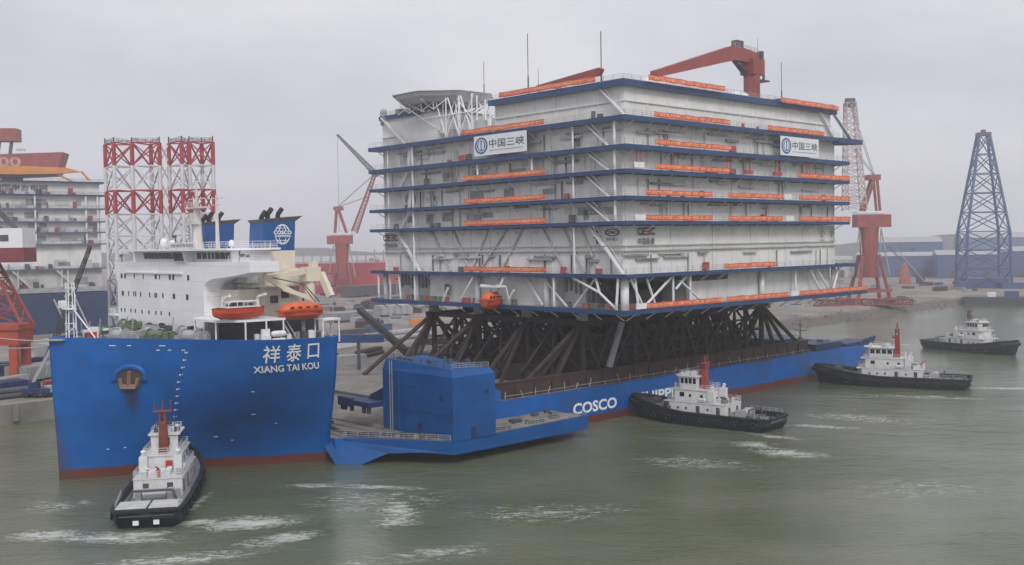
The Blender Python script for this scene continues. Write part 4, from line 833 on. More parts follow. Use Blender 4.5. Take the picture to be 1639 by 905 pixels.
def banner(face, a, b_, z, where, h=1.05):
    L = abs(b_-a); n = max(4, int(L/2.5)); mb = MB(); rr = random.Random(int(a*10)+int(z)); fr = []; bk = []
    for i in range(n+1):
        x = L*i/n; w = rr.uniform(-.08,.08); dz = rr.uniform(-.06,.06)-.09*math.sin(PI*((i*.5) % 1))
        q = (lambda d, zz: (x, -d, zz)) if face == 'R' else (lambda d, zz: (-d, -x, zz))
        fr.append([q(.10+w,dz), q(.13+w*.5,h*.5+dz), q(.10,h+dz), q(.05,h+dz), q(.06+w*.5,h*.5+dz), q(.04+w,dz)])
    mb.loft(fr, cap=True)
    ob = mb.build('banner', M_BANNER)
    ob.location = W(a, V0-.06, z) if face == 'R' else W(U0-.06 if z < 66 else 91.3, a, z); ob.rotation_euler = (0,0,AX)
    tag(ob, where, 'banner', 'orange banners on the platform railings')
BN = 'orange banner on the '
banner('L', -6.4, -34.3, 67.95, BN+'roof edge of the bow-side face')
for z, n in ((60.95,'deck just above the emblem sheet, bow-side face'),(50.8,'first deck below the emblem sheet, bow-side face'),(45.7,'second deck below the emblem sheet, bow-side face'),(40.85,'third deck below the emblem sheet, bow-side face'),(30.75,'deck above the hanging orange lifeboat, bow-side face')): banner('L', 5.3, -20.6, z, BN+n)
banner('R', 97.7, 122.7, 67.9, BN+'roof edge below the red crane boom, water-side face'); banner('R', 143.9, 168.6, 67.3, BN+'roof edge behind the red crane, water-side face')
banner('R', 99.3, 124.2, 60.95, BN+'deck below the roof, near the front corner, water-side face'); banner('R', 138.4, 162.1, 60.75, BN+'deck right above the emblem sheet, water-side face')
banner('R', 99.4, 124.8, 55.6, BN+'third edge down, near the front corner, water-side face')
banner('R', 99.3, 123.8, 50.85, BN+'fourth edge down, beside the corner of the water-side face'); banner('R', 150.4, 173.8, 50.7, BN+'deck below the emblem sheet, far end of the water-side face')
for z, n in ((45.75,'fifth edge, '),(40.85,'edge above the red and black letters, ')):
    banner('R', 96.6, 118.0, z, BN+n+'front third, water side'); banner('R', 123.5, 144.2, z, BN+n+'middle, water side'); banner('R', 151.0, 174.0, z, BN+n+'far third, water side')
banner('R', 122.0, 141.3, 30.75, BN+'seventh edge down, alone mid-way along the water-side face')
banner('R', 96.6, 121.0, 23.75, BN+'lowest edge below the open corner bay, water-side face'); banner('R', 122.6, 146.5, 23.75, BN+'lowest edge, middle of the water-side face'); banner('R', 151.2, 182.2, 23.7, BN+'lowest edge, at the far end over open water')
for u, z in ((93.4,23.75),(147.3,23.75),(145.5,40.85),(93.2,50.85),(144.8,45.75),(93.3,40.85)):
    mb = MB(); mb.box(0,3.0,-.2,0,0,1.1); ob = mb.build('white_panel', M_WHITE); ob.location = W(u,V0-.03,z); ob.rotation_euler = (0,0,AX)
    tag(ob, {(93.4,23.75):'white panel at the corner end of the lowest banner row',(147.3,23.75):'white panel between two banners on the lowest deck edge',(145.5,40.85):'white panel between two banners above the red and black letters',(93.2,50.85):'white panel by the corner end of the fourth banner row',(144.8,45.75):'white panel between two banners of the fifth row',(93.3,40.85):'white panel beside the corner above the red and black letters'}[(u,z)], 'panel', 'white panels among the banners')
lb = lifeboat('lifeboat', 'small orange lifeboat hung end-on at the bow-side lowest deck of the white platform', W(89.2,-5.2,22.7), AX+.0, 5.0); lb.scale = (1,1.15,1.25)
mb = MB()
for dv in (-2.6,2.6): mb.beam((92,-5.2+dv,23.6),(91,-5.2+dv,27.6),.3,.3); mb.beam((91,-5.2+dv,27.6),(88.4,-5.2+dv,27.9),.3,.3)
mb.box(88.2,91,-8,-2.4,27.4,27.7); pb(mb, 'lifeboat_davit', M_WHITE)

# ================================================================== SUPPORT TRESTLE UNDER THE PLATFORM
TR = ship_thing('support_trestle', 'dark rusty steel trestle of splayed legs between the ship deck and the white platform', 'trestle', (132,0,7.13))
TO = (132,0,7.13); nb = 0
rowv = (-24.5,-8,8,24.5); colu = (97,113.5,130,146.5,162)
for v in rowv:
    for u in colu:
        mb = MB(); mb.tube((u,v,7.2),(u,v,20.6),.65,n=8); mb.build('column', M_STEEL, TR, off=TO)
        mb = MB(); mb.tube((u,v,20.6),(u,v,23.2),1.25,n=10); mb.build('column_cap', M_GREYST, TR, off=TO)
        for du, dv in ((-9.5,-2.5),(9.5,2.5),(-4.6,5),(4.6,-5)):
            dv2 = max(-25.5, min(25.5, v+dv)); mb = MB(); mb.tube((u,v,20.4),(u+du*1.12,dv2,7.2),.48,n=7); mb.build('brace', M_STEEL, TR, off=TO); nb += 1
mb = MB()
for v in rowv: mb.box(95,165,v-.7,v+.7,19.6,20.7)
for u in colu: mb.box(u-.7,u+.7,-24.5,24.5,19.55,20.6)
mb.build('top_beam', M_STEEL, TR, off=TO)
for b0, b1 in (((97,-24.5,20.3),(76.5,-24.8,7.2)),((97,-24.5,20.3),(84,-22,7.2)),((97,24.5,20.3),(77,25.6,7.2)),((97,24.5,20.3),(82,20,7.2)),((97,8,20.3),(80.5,12,7.2)),((97,-8,20.3),(80.5,-10,7.2)),((162,-24.5,20.4),(182,-24.8,7.2)),((162,-24.5,20.4),(174.5,-25,7.2)),((162,-8,20.4),(181,-8,7.2)),((162,8,20.4),(181,9,7.2)),((162,24.5,20.4),(182,24.8,7.2)),((162,24.5,20.4),(174,25,7.2)),((97,-20,8),(113,-22,20)),((91,24.5,7.2),(97,24.6,20))):
    mb = MB(); mb.tube(b0, b1, .5, n=7); mb.build('raking_leg', M_STEEL if b0[0] > 120 or b0[1] < 0 else M_RUST, TR, off=TO)
mb = MB()
for v in rowv:
    for a, b_ in zip(colu, colu[1:]):
        mb.tube((a,v+.9,19.4),(b_,v+.9,9.6),.32,n=6); mb.tube((b_,v+1.3,19.4),(a,v+1.3,9.6),.32,n=6); mb.tube(((a+b_)/2,v-.6,19.6),((a+b_)/2,v-.6,9.6),.5,n=6); mb.tube(((a+b_)/2,v-.9,19.6),((a+b_)/2+5.5,v-.9,9.6),.36,n=6); mb.tube(((a+b_)/2,v-.9,19.6),((a+b_)/2-5.5,v-.9,9.6),.36,n=6); mb.tube((a,v-.2,14.6),(b_,v-.2,14.6),.3,n=6)
for u in colu:
    for a, b_ in zip(rowv, rowv[1:]): mb.tube((u+.6,a,19.4),(u+.6,b_,9.6),.3,n=5); mb.tube((u+.6,b_,19.4),(u+.6,a,9.6),.3,n=5)
for v in rowv:
    for a, b_ in zip(colu, colu[1:]):
        m_ = (a+b_)/2
        mb.tube((a,v-.4,12),(b_,v-.4,12),.24,n=5); mb.tube((a,v-.4,17.2),(b_,v-.4,17.2),.24,n=5)
for v in (-16.5, 0, 16.5):
    for u in colu: mb.tube((u,v,19.6),(u+6,v-4,9.5),.3,n=5); mb.tube((u,v,19.6),(u-6,v+4,9.5),.3,n=5); mb.tube((u,v,19.6),(u-5,v-4,9.5),.3,n=5); mb.tube((u,v,19.6),(u+5,v+4,9.5),.3,n=5)
mb.build('cross_bracing', M_STEEL, TR, off=TO)
mb = MB(); mb.tube((104,-25.4,10.3),(107.5,-26,19.6),.75,n=8); mb.build('grey_strut', M_GREYST, TR, off=TO)
mb = MB()
for v in rowv[1:]: mb.box(92,168,v-3.2,v+3.2,7.14,10.4)
mb.box(104,166,-22,22,20.75,21.4); mb.box(104,160,-20,18,8.5,13.2)
mb.build('grillage', M_STEEL, TR, off=TO)

# ================================================================== TUGS
def tug(label, stern, bowp, L=36.0, B=10.8, mast=M_RED, house=M_TUGW, mast_h=14.0, light=1.0):
    sx, sy = stern; d = Vector((bowp[0]-sx, bowp[1]-sy, 0)); rz = math.atan2(d.y, d.x)
    t = thing('tugboat', label, 'tugboat', (sx,sy,0), rz, 'tugs working round the ship')
    S = [(0,.80,1.75),(.6,.90,1.75),(2.5,.97,1.75),(8,1,1.75),(20,1,1.85),(25,.95,2.3),(29,.80,2.9),(32,.60,3.35),(34.3,.36,3.65),(35.6,.16,3.8),(36.0,.03,3.85)]
    k = L/36; mb = MB(); rings = []; rails = []
    for x, w, z in S:
        b = B/2*w; wl = b*(.93 if x < 24 else .93-.55*((x-24)/12)); xx = x*k; xo = xx - (0 if x < 26 else (x-26)*.10*k); xs = xx + (0 if x > 4 else (4-x)*.35)
        rings.append([(xs if x<=4 else xo,-wl*.9,-1.2),(xs if x<=4 else xo,-wl,0),(xx,-b,z*.72),(xx,-b,z+.95),(xx,-b+.22,z+.95),(xx,-b+.22,z),(xx,b-.22 if b > .3 else b,z),(xx,b-.22 if b > .3 else b,z+.95),(xx,b,z+.95),(xx,b,z*.72),(xs if x<=4 else xo,wl,0),(xs if x<=4 else xo,wl*.9,-1.2)])
        rails.append((xx, b, z))
    mb.loft(rings, closed=True, cap=True); mb.build('hull', M_NAVY, t)
    mb = MB(); o = 0
    pr = [(x,-b+.23,z+.02) for x, b, z in rails if b > .8] ; sr = [(x,b-.23,z+.02) for x, b, z in rails if b > .8]
    mb.v += pr + sr; n = len(pr)
    for i in range(n-1): mb.face((i,i+1,n+i+1,n+i))
    mb.build('main_deck', M_TDECK, t)
    mb = MB(); pts = [(x,-b-.12,z+.75) for x, b, z in rails]; pts2 = [(x,b+.12,z+.75) for x, b, z in rails]
    mb.path(pts, .26, 6); mb.path(pts2, .26, 6); mb.tube(pts[0], pts2[0], .34, n=6); mb.build('rub_rail', M_BLACK, t)
    mb = MB(); x, b, z = rails[-3]; mb.path([(rails[-4][0],-rails[-4][1]-.1,rails[-4][2]-.2),(rails[-3][0]+.2,-rails[-3][1]-.1,rails[-3][2]-.2),(rails[-1][0]+.35,0,rails[-1][2]-.2),(rails[-3][0]+.2,rails[-3][1]+.1,rails[-3][2]-.2),(rails[-4][0],rails[-4][1]+.1,rails[-4][2]-.2)], .62, 8); mb.build('bow_fender', M_BLACK, t)
    for i in range(7):
        x = (3.2+4.1*i)*k; b = B/2*(1 if x < 24 else .9)
        for s in (-1,1):
            m_ = MB(); c = Vector((x, s*(b+.2), 1.35)); q = [];
            rr = [[c+Vector((.48*math.cos(a)+.17*math.cos(w)*math.cos(a), s*.16*math.sin(w), .48*math.sin(a)+.17*math.cos(w)*math.sin(a))) for w in [2*PI*j/5 for j in range(5)]] for a in [2*PI*j/10 for j in range(11)]]
            m_.loft(rr); m_.build('tyre_fender', M_BLACK, t)
    # houses
    z0 = 1.85; x0, x1 = 10.5*k, 25.5*k; w = B/2-1.35
    mb = MB(); mb.prism([(x0,-w),(x1-1.2,-w),(x1,-w+1.4),(x1,w-1.4),(x1-1.2,w),(x0,w)], z0, z0+2.6); mb.box(x0+1,x0+3.2,-w*.45,w*.45,z0+2.6,z0+3.4); mb.build('deckhouse', house, t)
    z1 = z0+2.6; w2 = w-.7; a0, a1 = x0+4.2, x1-1.0
    mb = MB(); mb.prism([(a0,-w2),(a1-1,-w2),(a1,-w2+1.2),(a1,w2-1.2),(a1-1,w2),(a0,w2)], z1, z1+2.45); mb.box(x0-.1,x1+.15,-w-.1,w+.1,z1-.06,z1+.07); mb.build('upper_house', house, t)
    z2 = z1+2.45; h0, h1 = a0+2.8, a1-.8; w3 = w2-.75
    mb = MB(); mb.loft([[(h0,-w3,z2),(h1-1.1,-w3,z2),(h1-.2,-w3+1.1,z2),(h1-.2,w3-1.1,z2),(h1-1.1,w3,z2),(h0,w3,z2)],[(h0-.1,-w3-.1,z2+2.5),(h1-1.0,-w3-.1,z2+2.5),(h1,-w3+1.0,z2+2.5),(h1,w3-1.0,z2+2.5),(h1-1.0,w3+.1,z2+2.5),(h0-.1,w3+.1,z2+2.5)]], cap=True); mb.box(a0-.2,a1+.2,-w2-.15,w2+.15,z2-.07,z2+.06); wh = mb.build('wheelhouse', house, t)
    mb = MB(); mb.prism([(h0-.4,-w3-.4),(h1-.8,-w3-.4),(h1+.4,-w3+.8),(h1+.4,w3-.8),(h1-.8,w3+.4),(h0-.4,w3+.4)], z2+2.5, z2+2.72); mb.cbox((h0+1.4,0,z2+3.1),(1.2,1.6,.7)); mb.cbox((h1-1.2,1.2,z2+3.0),(.5,.5,.5)); mb.cbox((h1-1.2,-1.2,z2+3.0),(.5,.5,.5)); mb.rail([(h0,-w3,z2+2.72),(h1-1,-w3,z2+2.72),(h1-1,w3,z2+2.72),(h0,w3,z2+2.72)],.8,1.3,.04,2); mb.build('wheelhouse_roof', house, wh)
    nW = 4; sp = (h1-1.1-h0)/nW
    for s in (-1,1):
        for i in range(nW):
            m_ = MB(); x = h0+.12+sp*i; m_.hexa([(x,s*(w3+.0),z2+1.15),(x+sp-.28,s*(w3+.0),z2+1.15),(x+sp-.28,s*(w3+.09),z2+1.15),(x,s*(w3+.09),z2+1.15),(x,s*(w3+.05),z2+2.2),(x+sp-.28,s*(w3+.05),z2+2.2),(x+sp-.28,s*(w3+.13),z2+2.2),(x,s*(w3+.13),z2+2.2)]); m_.build('window', M_GLASS, wh)
    for i in range(3):
        wd = (2*w3-2.0)/3; y = -w3+1.0+wd*i+.08
        m_ = MB(); m_.hexa([(h1-.2,y,z2+1.15),(h1-.08,y,z2+1.15),(h1-.08,y+wd-.16,z2+1.15),(h1-.2,y+wd-.16,z2+1.15),(h1-.1,y,z2+2.2),(h1+.06,y,z2+2.2),(h1+.06,y+wd-.16,z2+2.2),(h1-.1,y+wd-.16,z2+2.2)]); m_.build('window', M_GLASS, wh)
        m_ = MB(); m_.box(h0-.16,h0-.02,y,y+wd-.2,z2+(.25 if i == 2 else 1.1),z2+2.1); m_.build('window', M_GLASS, wh)
    for s in (-1,1):
        for x, z, a, b in ((x0+1.2,z0+.15,.8,1.9),(x0+5.6,z0+.15,.8,1.9),(x0+3.6,z0+1.2,.45,.45),(x0+8.4,z0+1.2,.45,.45),(x0+10.2,z0+1.2,.45,.45),(x0+12,z0+1.2,.45,.45)):
            m_ = MB(); m_.box(x,x+a,s*w,s*(w+.05),z,z+b); m_.build('door' if b > 1 else 'porthole', M_DKGREY, t)
        for x, a, b in ((a0+1,.6,.6),(a0+3.6,.5,.6),(a1-3.2,1.0,.9)):
            m_ = MB(); m_.box(x,x+a,s*w2,s*(w2+.05),z1+1.0,z1+1.0+b); m_.build('porthole', M_GLASS, t)
    mb = MB(); mb.rail([(x0,-w,z1+.07),(x1-1.2,-w,z1+.07),(x1,-w+1.4,z1+.07),(x1,w-1.4,z1+.07),(x1-1.2,w,z1+.07),(x0,w,z1+.07),(x0,-w,z1+.07)],1.0,1.5,.045); mb.rail([(a0,-w2,z2+.06),(a1-1,-w2,z2+.06),(a1,0,z2+.06),(a1-1,w2,z2+.06),(a0,w2,z2+.06),(a0,-w2,z2+.06)],1.0,1.5,.045); mb.build('railing', house, t)
    # mast
    mx = h0-.9; mb = MB(); H0 = z2; H1 = mast_h
    for sx_ in (-.55,.55):
        for sy_ in (-.55,.55): mb.tube((mx+sx_,sy_,H0),(mx+sx_*.6,sy_*.6,H1-1.6),.16,n=5)
    for j in range(6):
        za = H0+(H1-1.6-H0)*j/6; zb = H0+(H1-1.6-H0)*(j+1)/6; f = .55-.033*j
        for s in (-1,1): mb.tube((mx-f,s*f,za),(mx+f,s*f,zb),.09,n=4); mb.tube((mx+s*f,-f,za),(mx+s*f,f,zb),.09,n=4)
    mb.box(mx-.5,mx+.5,-.5,.5,H0,H1-3.0); mb.cbox((mx,0,H1-1.5),(1.2,2.6,.15)); mb.tube((mx,-1.1,H1-1.5),(mx,-1.1,H1+.2),.07); mb.tube((mx,1.1,H1-1.5),(mx,1.1,H1-.2),.07); mb.tube((mx,0,H1-1.5),(mx,0,H1),.16); mb.cbox((mx+.5,0,H1-3.6),(1.4,.5,.2)); mb.cbox((mx+.8,0,H1-3.3),(.25,2.2,.25)); mb.build('mast', mast, t)
    for s in (-1,1):
        mb = MB(); mb.box(a0-1.5,a0-.1,s*(w2-.2)-.55,s*(w2-.2)+.55,z1,z1+2.6); mb.tube((a0-.8,s*(w2-.2),z1+2.6),(a0-1.1,s*(w2-.2),z1+3.4),.35,n=8); mb.build('funnel', house if s > 0 else house, t)
    mb = MB(); mb.tube((x0-2.6,-1.6,z0+1.0),(x0-2.6,1.6,z0+1.0),.85,n=12); mb.box(x0-3.5,x0-1.6,1.7,2.5,z0,z0+1.7); mb.box(x0-3.5,x0-1.6,-2.5,-1.7,z0,z0+1.7); mb.build('towing_winch', M_GREYST, t)
    mb = MB(); mb.path([(x0-4.6,-3.4,z0),(x0-4.6,-2.6,z0+2.0),(x0-4.6,2.6,z0+2.0),(x0-4.6,3.4,z0)], .18, 6); mb.build('tow_arch', M_DKGREY, t)
    for x, y, za, zb in [(x, y, 1.75, 2.6) for x in (1.6,4.2) for y in (-3.2,3.2,-.5,.5)]+[(x*k, y, 2.6, 4.3) for x in (27.2,33) for y in (-.5,.5)]:
        mb = MB(); mb.tube((x,y,za),(x,y,zb),.2,n=7); mb.tube((x,y-.3,zb-.3),(x,y+.3,zb-.3),.1,n=5); mb.build('bollard', M_DKGREY, t)
    mb = MB(); mb.tube((30.5*k,-.9,3.6),(30.5*k,.9,3.6),.7,n=10); mb.box(29.4*k,31.4*k,.95,1.7,2.7,4.2); mb.box(29.4*k,31.4*k,-1.7,-.95,2.7,4.2); mb.build('bow_winch', M_DKGREY, t)
    for s in (-1,1):
        mb = MB(); mb.capsule((a0+.6,s*(w-.5),z1+.6),(a0+1.6,s*(w-.5),z1+.6),.38); mb.build('raft_canister', M_WHITE, t, smooth=True)
    tq = random.Random(int(L*10+sx))
    for k_ in range(9): piece('deck_locker', (x0+.5+3.2*tq.random(), (tq.random()-.5)*2*(w-.6), z1+.5), (tq.uniform(.4,1.2),tq.uniform(.4,1.1),tq.uniform(.5,1.3)), tq.choice((M_GREYST,M_DKGREY,house,M_GREEN)), t)
    for k_ in range(7): piece('deck_locker', (x0-.6-1.0*tq.random(), (tq.random()-.5)*2*(w-.4), z0+.6), (tq.uniform(.4,1.0),tq.uniform(.4,1.2),tq.uniform(.6,1.4)), tq.choice((M_GREYST,M_DKGREY,house)), t)
    mb = MB(); mb.tube((h0+.5,-w3+.4,z2+2.7),(h0+.5,-w3+.4,z2+6.0),.05,n=4); mb.build('aerial', M_DKGREY, t)
    mb = MB(); mb.tube((h0+1.6,w3-.4,z2+2.7),(h0+1.6,w3-.4,z2+5.2),.05,n=4); mb.build('aerial', M_DKGREY, t)
    mb = MB(); mb.tube((x0+.6,0,z1),(x0+.6,0,z1+1.3),.2,n=7); mb.tube((x0+.6,0,z1+1.3),(x0-.6,.1,z1+1.8),.13,n=6); mb.build('water_monitor', M_RED, t)
    mb = MB(); ring_ = [(x0-1.6+.9*math.cos(i_*.7)+.05*i_*0, 1.9+.9*math.sin(i_*.7), z0+.1+.03*i_) for i_ in range(28)]; mb.path(ring_, .09, 5); mb.build('rope_coil', paint('rope_tan', (.36,.30,.2), .9, .3), t)
    for s_ in (-1,1):
        m_ = MB(); m_.box(x0-.04,x0+.02,s_*w*.5-.4,s_*w*.5+.4,z0+.1,z0+2.0); m_.build('door', M_DKGREY, t)
    for k_ in range(4): piece('roof_gear', (h0+.4+tq.random()*3, (tq.random()-.5)*2*w3, z2+3.0), (tq.uniform(.3,.8),tq.uniform(.3,.7),tq.uniform(.4,1.0)), tq.choice((M_GREYST,M_DKGREY,house)), t)
    for s_ in (-1,1):
        mb = MB(); mb.rail([(1.0,s_*B/2*.86,2.7),(8,s_*B/2*.97,2.8)],.8,1.4,.05,2); mb.build('stern_railing', M_GREYST, t)
    return t
t1 = tug('tugboat pushing on the blue bow with its pale stern deck toward the viewer', (-48.6,134.6), (-54.9,169.5), 35.5, 9.3, paint('mast_weathered_red', (.20,.05,.04), .6, .3, .8, .4, (.10,.05,.04)), M_TUGW, 14.6)
for y in (-1.3,1.3): piece('stern_plate', (-.02,y,.95), (.12,.75,.6), M_WHITE, t1)
mb = MB(); mb.cbox((14.4,-1.0,5.6),(.5,.9,1.1)); mb.build('life_ring_box', M_RED, t1)
mb = MB(); mb.box(.5,5.2,.15,4.1,2.5,2.66); mb.box(.5,5.2,-4.1,-.15,2.5,2.66); mb.build('stern_plating', paint('pale_deck', (.46,.47,.46), .7, .2, .6), t1)
tug('tugboat with red mast covering part of the large white letters on the ship side', (50.8,197.4), (25.2,217.4), 32.5, 9.6, M_CRED, M_TUGW, 13.6)
tug('tugboat with thick plain red mast pushing on the far end of the blue ship', (110.3,248.0), (77.0,263.8), 36.6, 10.4, paint('mast_dark_red', (.28,.03,.035), .5, .15), M_TUGW, 15.5)
tug('tugboat with brown mast lying off in open water, furthest from the ship', (138.2,342.5), (153.4,313.5), 33, 10, paint('mast_brown', (.16,.075,.06), .6, .2), M_TUGW, 14.5)

# ================================================================== YARD AND FAR SHORE
def lattice(mb, base, top, nseg, rc, rb, xb=True):
    n = len(base); base = [Vector(p) for p in base]; top = [Vector(p) for p in top]
    for a, b in zip(base, top): mb.tube(a, b, rc, n=6)
    for k in range(nseg):
        f0, f1 = k/nseg, (k+1)/nseg
        for i in range(n):
            j = (i+1) % n; p0 = base[i].lerp(top[i], f0); q0 = base[j].lerp(top[j], f0); p1 = base[i].lerp(top[i], f1); q1 = base[j].lerp(top[j], f1)
            mb.tube(p0, q1, rb, n=4, cap=False)
            if xb: mb.tube(q0, p1, rb, n=4, cap=False)
            mb.tube(p1, q1, rb, n=4, cap=False)
# jack-up rig with four striped legs
JU = thing('jackup_rig', 'jack-up rig with four tall lattice legs banded red and white behind the ship bridge', 'rig', (-101,300,0))
mb = MB(); mb.box(-24,24,-10,16,3.2,9.5); mb.box(-18,17,-4,12,9.5,12); mb.build('hull', M_DKBLUE, JU)
M_LR = paint('leg_red', (.36,.03,.04), .55, .15, .4); M_LW = paint('leg_white', (.60,.60,.61), .55, .15, .4); M_LG = paint('leg_grey', (.30,.31,.33), .6, .2, .4)
for tri in (((-116.9,2),(-114.4,-5),(-109.1,3.2)), ((-109.2,-4),(-103.7,4.4),(-101.2,-2)), ((-98.5,1),(-94.8,-6),(-92.7,3.2)), ((-92.6,-3),(-89,4.6),(-85.8,-1))):
    tri = [(x*(300+y)/300+101, y) for x, y in tri]
    lg = thing('leg', None, None); lg.parent = JU
    tops = [68.0,67.0,68.6]
    for z0, z1, m_, ns, nm in ((-3,28,M_LG,4,'grey_section'),(28,46.8,M_LW,3,'white_section'),(46.8,53.6,M_LR,1,'red_section'),(53.6,60.6,M_LW,1,'white_section'),(60.6,67.2,M_LR,1,'red_section')):
        mb = MB(); lattice(mb, [(x,y,z0) for x,y in tri], [(x,y,z1) for x,y in tri], ns, .6, .25); mb.build(nm, m_, lg)
    mb = MB()
    for x, y in tri: mb.tube((x,y,67.2),(x,y,68.4+random.random()),.2)
    mb.rail([(*tri[0],67.4),(*tri[1],67.4),(*tri[2],67.4),(*tri[0],67.4)],1,2,.06); mb.build('leg_top', M_DKGREY, lg)

mb = MB()
for k in range(7):
    z = 28+k*5.6; mb.tube((-101.2*298/300+101,-2,z),(-98.5*301/300+101,1,z+5.6*(1 if k % 2 else 1)),.25,n=5); mb.tube((-101.2*298/300+101,-2,z+5.6),(-98.5*301/300+101,1,z),.25,n=5)
mb.build('leg_tie', M_LW, JU)
# second platform on the left, on a blue barge
LP = thing('offshore_platform', 'hazy white multi-deck platform on a dark blue barge at the left edge', 'platform', (-163.6,420,4), R_(55-90)+R_(0))
# local x runs away from the frame edge toward its right end (0), y inland
LP.rotation_euler = (0,0,R_(37))
lz = [17.9,25.5,35.3,40.0,44.3,49.4,54.8]
for i, (a, b) in enumerate(zip(lz, lz[1:]+[60.0])):
    mb = MB(); mb.box(-78,-2.2,2.2,60,a,b-.6)
    for k in range(15): mb.box(-77+k*5.2,-76.7+k*5.2,2.02,2.19,a,b-.6)
    mb.build('wall_module', M_WALL if i != 0 else M_WALL2, LP)
    mb = MB(); mb.box(-80,0,0,62,b-.6,b-.05); mb.rail([(-80,.1,b-.05),(-.1,.1,b-.05)],1.1,3,.05); mb.build('deck', M_DKBLUE if i > 4 else paint('deck_grey_blue', (.10,.13,.19), .6, .2), LP)
    for k in range(5): h = rs.uniform(1.2,3); piece('wall_panel', (-52+rs.random()*48,1.98,a+1.2+h/2), (rs.uniform(1.5,6),.1,h), rs.choice((M_WALL2,M_UNDER,M_GREYST)), LP)
    for k in range(14): h = rs.uniform(.7,2.6); piece('deck_equipment', (-62+rs.random()*58,1.6,a+h/2), (rs.uniform(.5,2.2),.8,h), rs.choice((M_DKGREY,M_GREYST,M_CRED)), LP)
for x in (-27,-8,-3.5):
    mb = MB(); mb.tube((x,.6,35.3),(x,.6,54.8),.35); mb.build('post', M_WHITE, LP)
mb = MB(); put_text(mb, '中国南方电网', lambda a, b: (-41.5+19.5*a, 1.9, 56.0+2.5*b), .006); mb.build('lettering', M_TEXTD, LP)
mb = MB()
for x in (-36,-42,-20): mb.beam((x,.5,25),(x+6,.5,18.6),.7,.7); mb.tube((x+2,.5,18),(x+2,.5,25),.4)
mb.build('brace', M_WALL2, LP)
mb = MB(); mb.box(-80,0,1.0,60,16.0,17.9); mb.build('base_girder', M_GREYST, LP)
BG = thing('deck_barge', 'dark blue barge with pale raking struts lying under the hazy white platform', 'barge', (-163.6,420,0), R_(37))
mb = MB(); mb.box(-84,4,-1.5,66,2.5,19.6); mb.box(-84,4,-2.2,66,2.0,4.5); mb.build('hull', M_DKBLUE, BG)
for x in (-46,-14,-22):
    mb = MB(); mb.beam((x,-2.6,17.6),(x+5,-4.2,4.4),1.3,.6); mb.build('strut', M_GREYST, BG)
# red crane behind it with house, cabin and yellow-orange boom
RC = thing('floating_crane', 'red crane block with pale numerals and an orange boom above the hazy platform at left', 'crane', (-205,452,0), R_(10))
mb = MB(); mb.tube((-14,10,0),(-14,10,69),4.5,n=10); mb.build('tower', M_CRED, RC)
mb = MB(); mb.extr([(-34,0,68.0),(6.5,0,69.5),(9.8,0,79.5),(-34,0,78)], (0,12,0)); mb.build('house', M_CRED, RC)
mb = MB(); put_text(mb, '1200', lambda a, b: (-24.5+17*a, -.05, 73.3+4*b), .02); mb.build('lettering', paint('faded_numeral', (.5,.3,.27), .6), RC)
mb = MB(); mb.box(-30,-9.5,2,10,84.6,90); mb.build('upper_house', M_CRED, RC)
mb = MB()
for x in (-26,-18,-13): mb.beam((x,4,78),(x+1,4,84.6),1.2,1.2)
mb.rail([(-9.5,2,80),(-6,2,80)],1,2,.08); mb.build('pylon', M_DKGREY, RC)
mb = MB(); mb.extr([(-34,-4,70.0),(-34,-4,74),(-6,-4,73.2),(12,-4,72.4),(18,-4,70.6),(9,-4,69.8),(-6,-4,69.6)], (0,2.4,0)); mb.tube((8,-3,69.6),(15,-3,66),.4); mb.tube((18,-3,70.8),(21,-3,67),.5); mb.build('boom', M_YEL, RC)

# portal crane at the left edge
PC = thing('portal_crane', 'red portal crane with white cab at the left edge of the quay', 'crane', (-128,258,4))
mb = MB(); mb.box(-10,6.2,-4,4,9.6,14.2); mb.box(-10,6.6,-4.6,4.6,13.4,14.6)
for x in (-8,4.6):
    for y in (-3,3): mb.box(x-1,x+1,y-.8,y+.8,0,9.6)
mb.build('portal', paint('portal_red_orange', (.40,.06,.035), .55, .3, .4, .4), PC)
mb = MB(); lattice(mb, [(-4,-3,14.6),(6.6,-3,14.6),(6.6,3,14.6),(-4,3,14.6)], [(-4,-2,30),(-1,-2,30),(-1,2,30),(-4,2,30)], 4, .42, .2); mb.build('tower', M_CRED, PC)
mb = MB(); mb.box(-12,8.0,-3.4,3.4,30,33.6); mb.build('slewing_frame', paint('slew_dark_red', (.20,.035,.04), .6, .2), PC)
cab = MB(); cab.box(-12,7.8,-3.5,3.5,33.6,38.4); cab = cab.build('cab', M_WHITE, PC)
mb = MB(); mb.box(2.3,4.4,-3.56,-3.4,35.2,36.8); mb.build('window', M_DKGREY, cab)
mb = MB(); mb.beam((4.6,0,38.4),(-10,0,54),.9,1.2); mb.beam((1,0,38.4),(-12,0,46),.6,.8); mb.build('boom', M_DKGREY, PC)
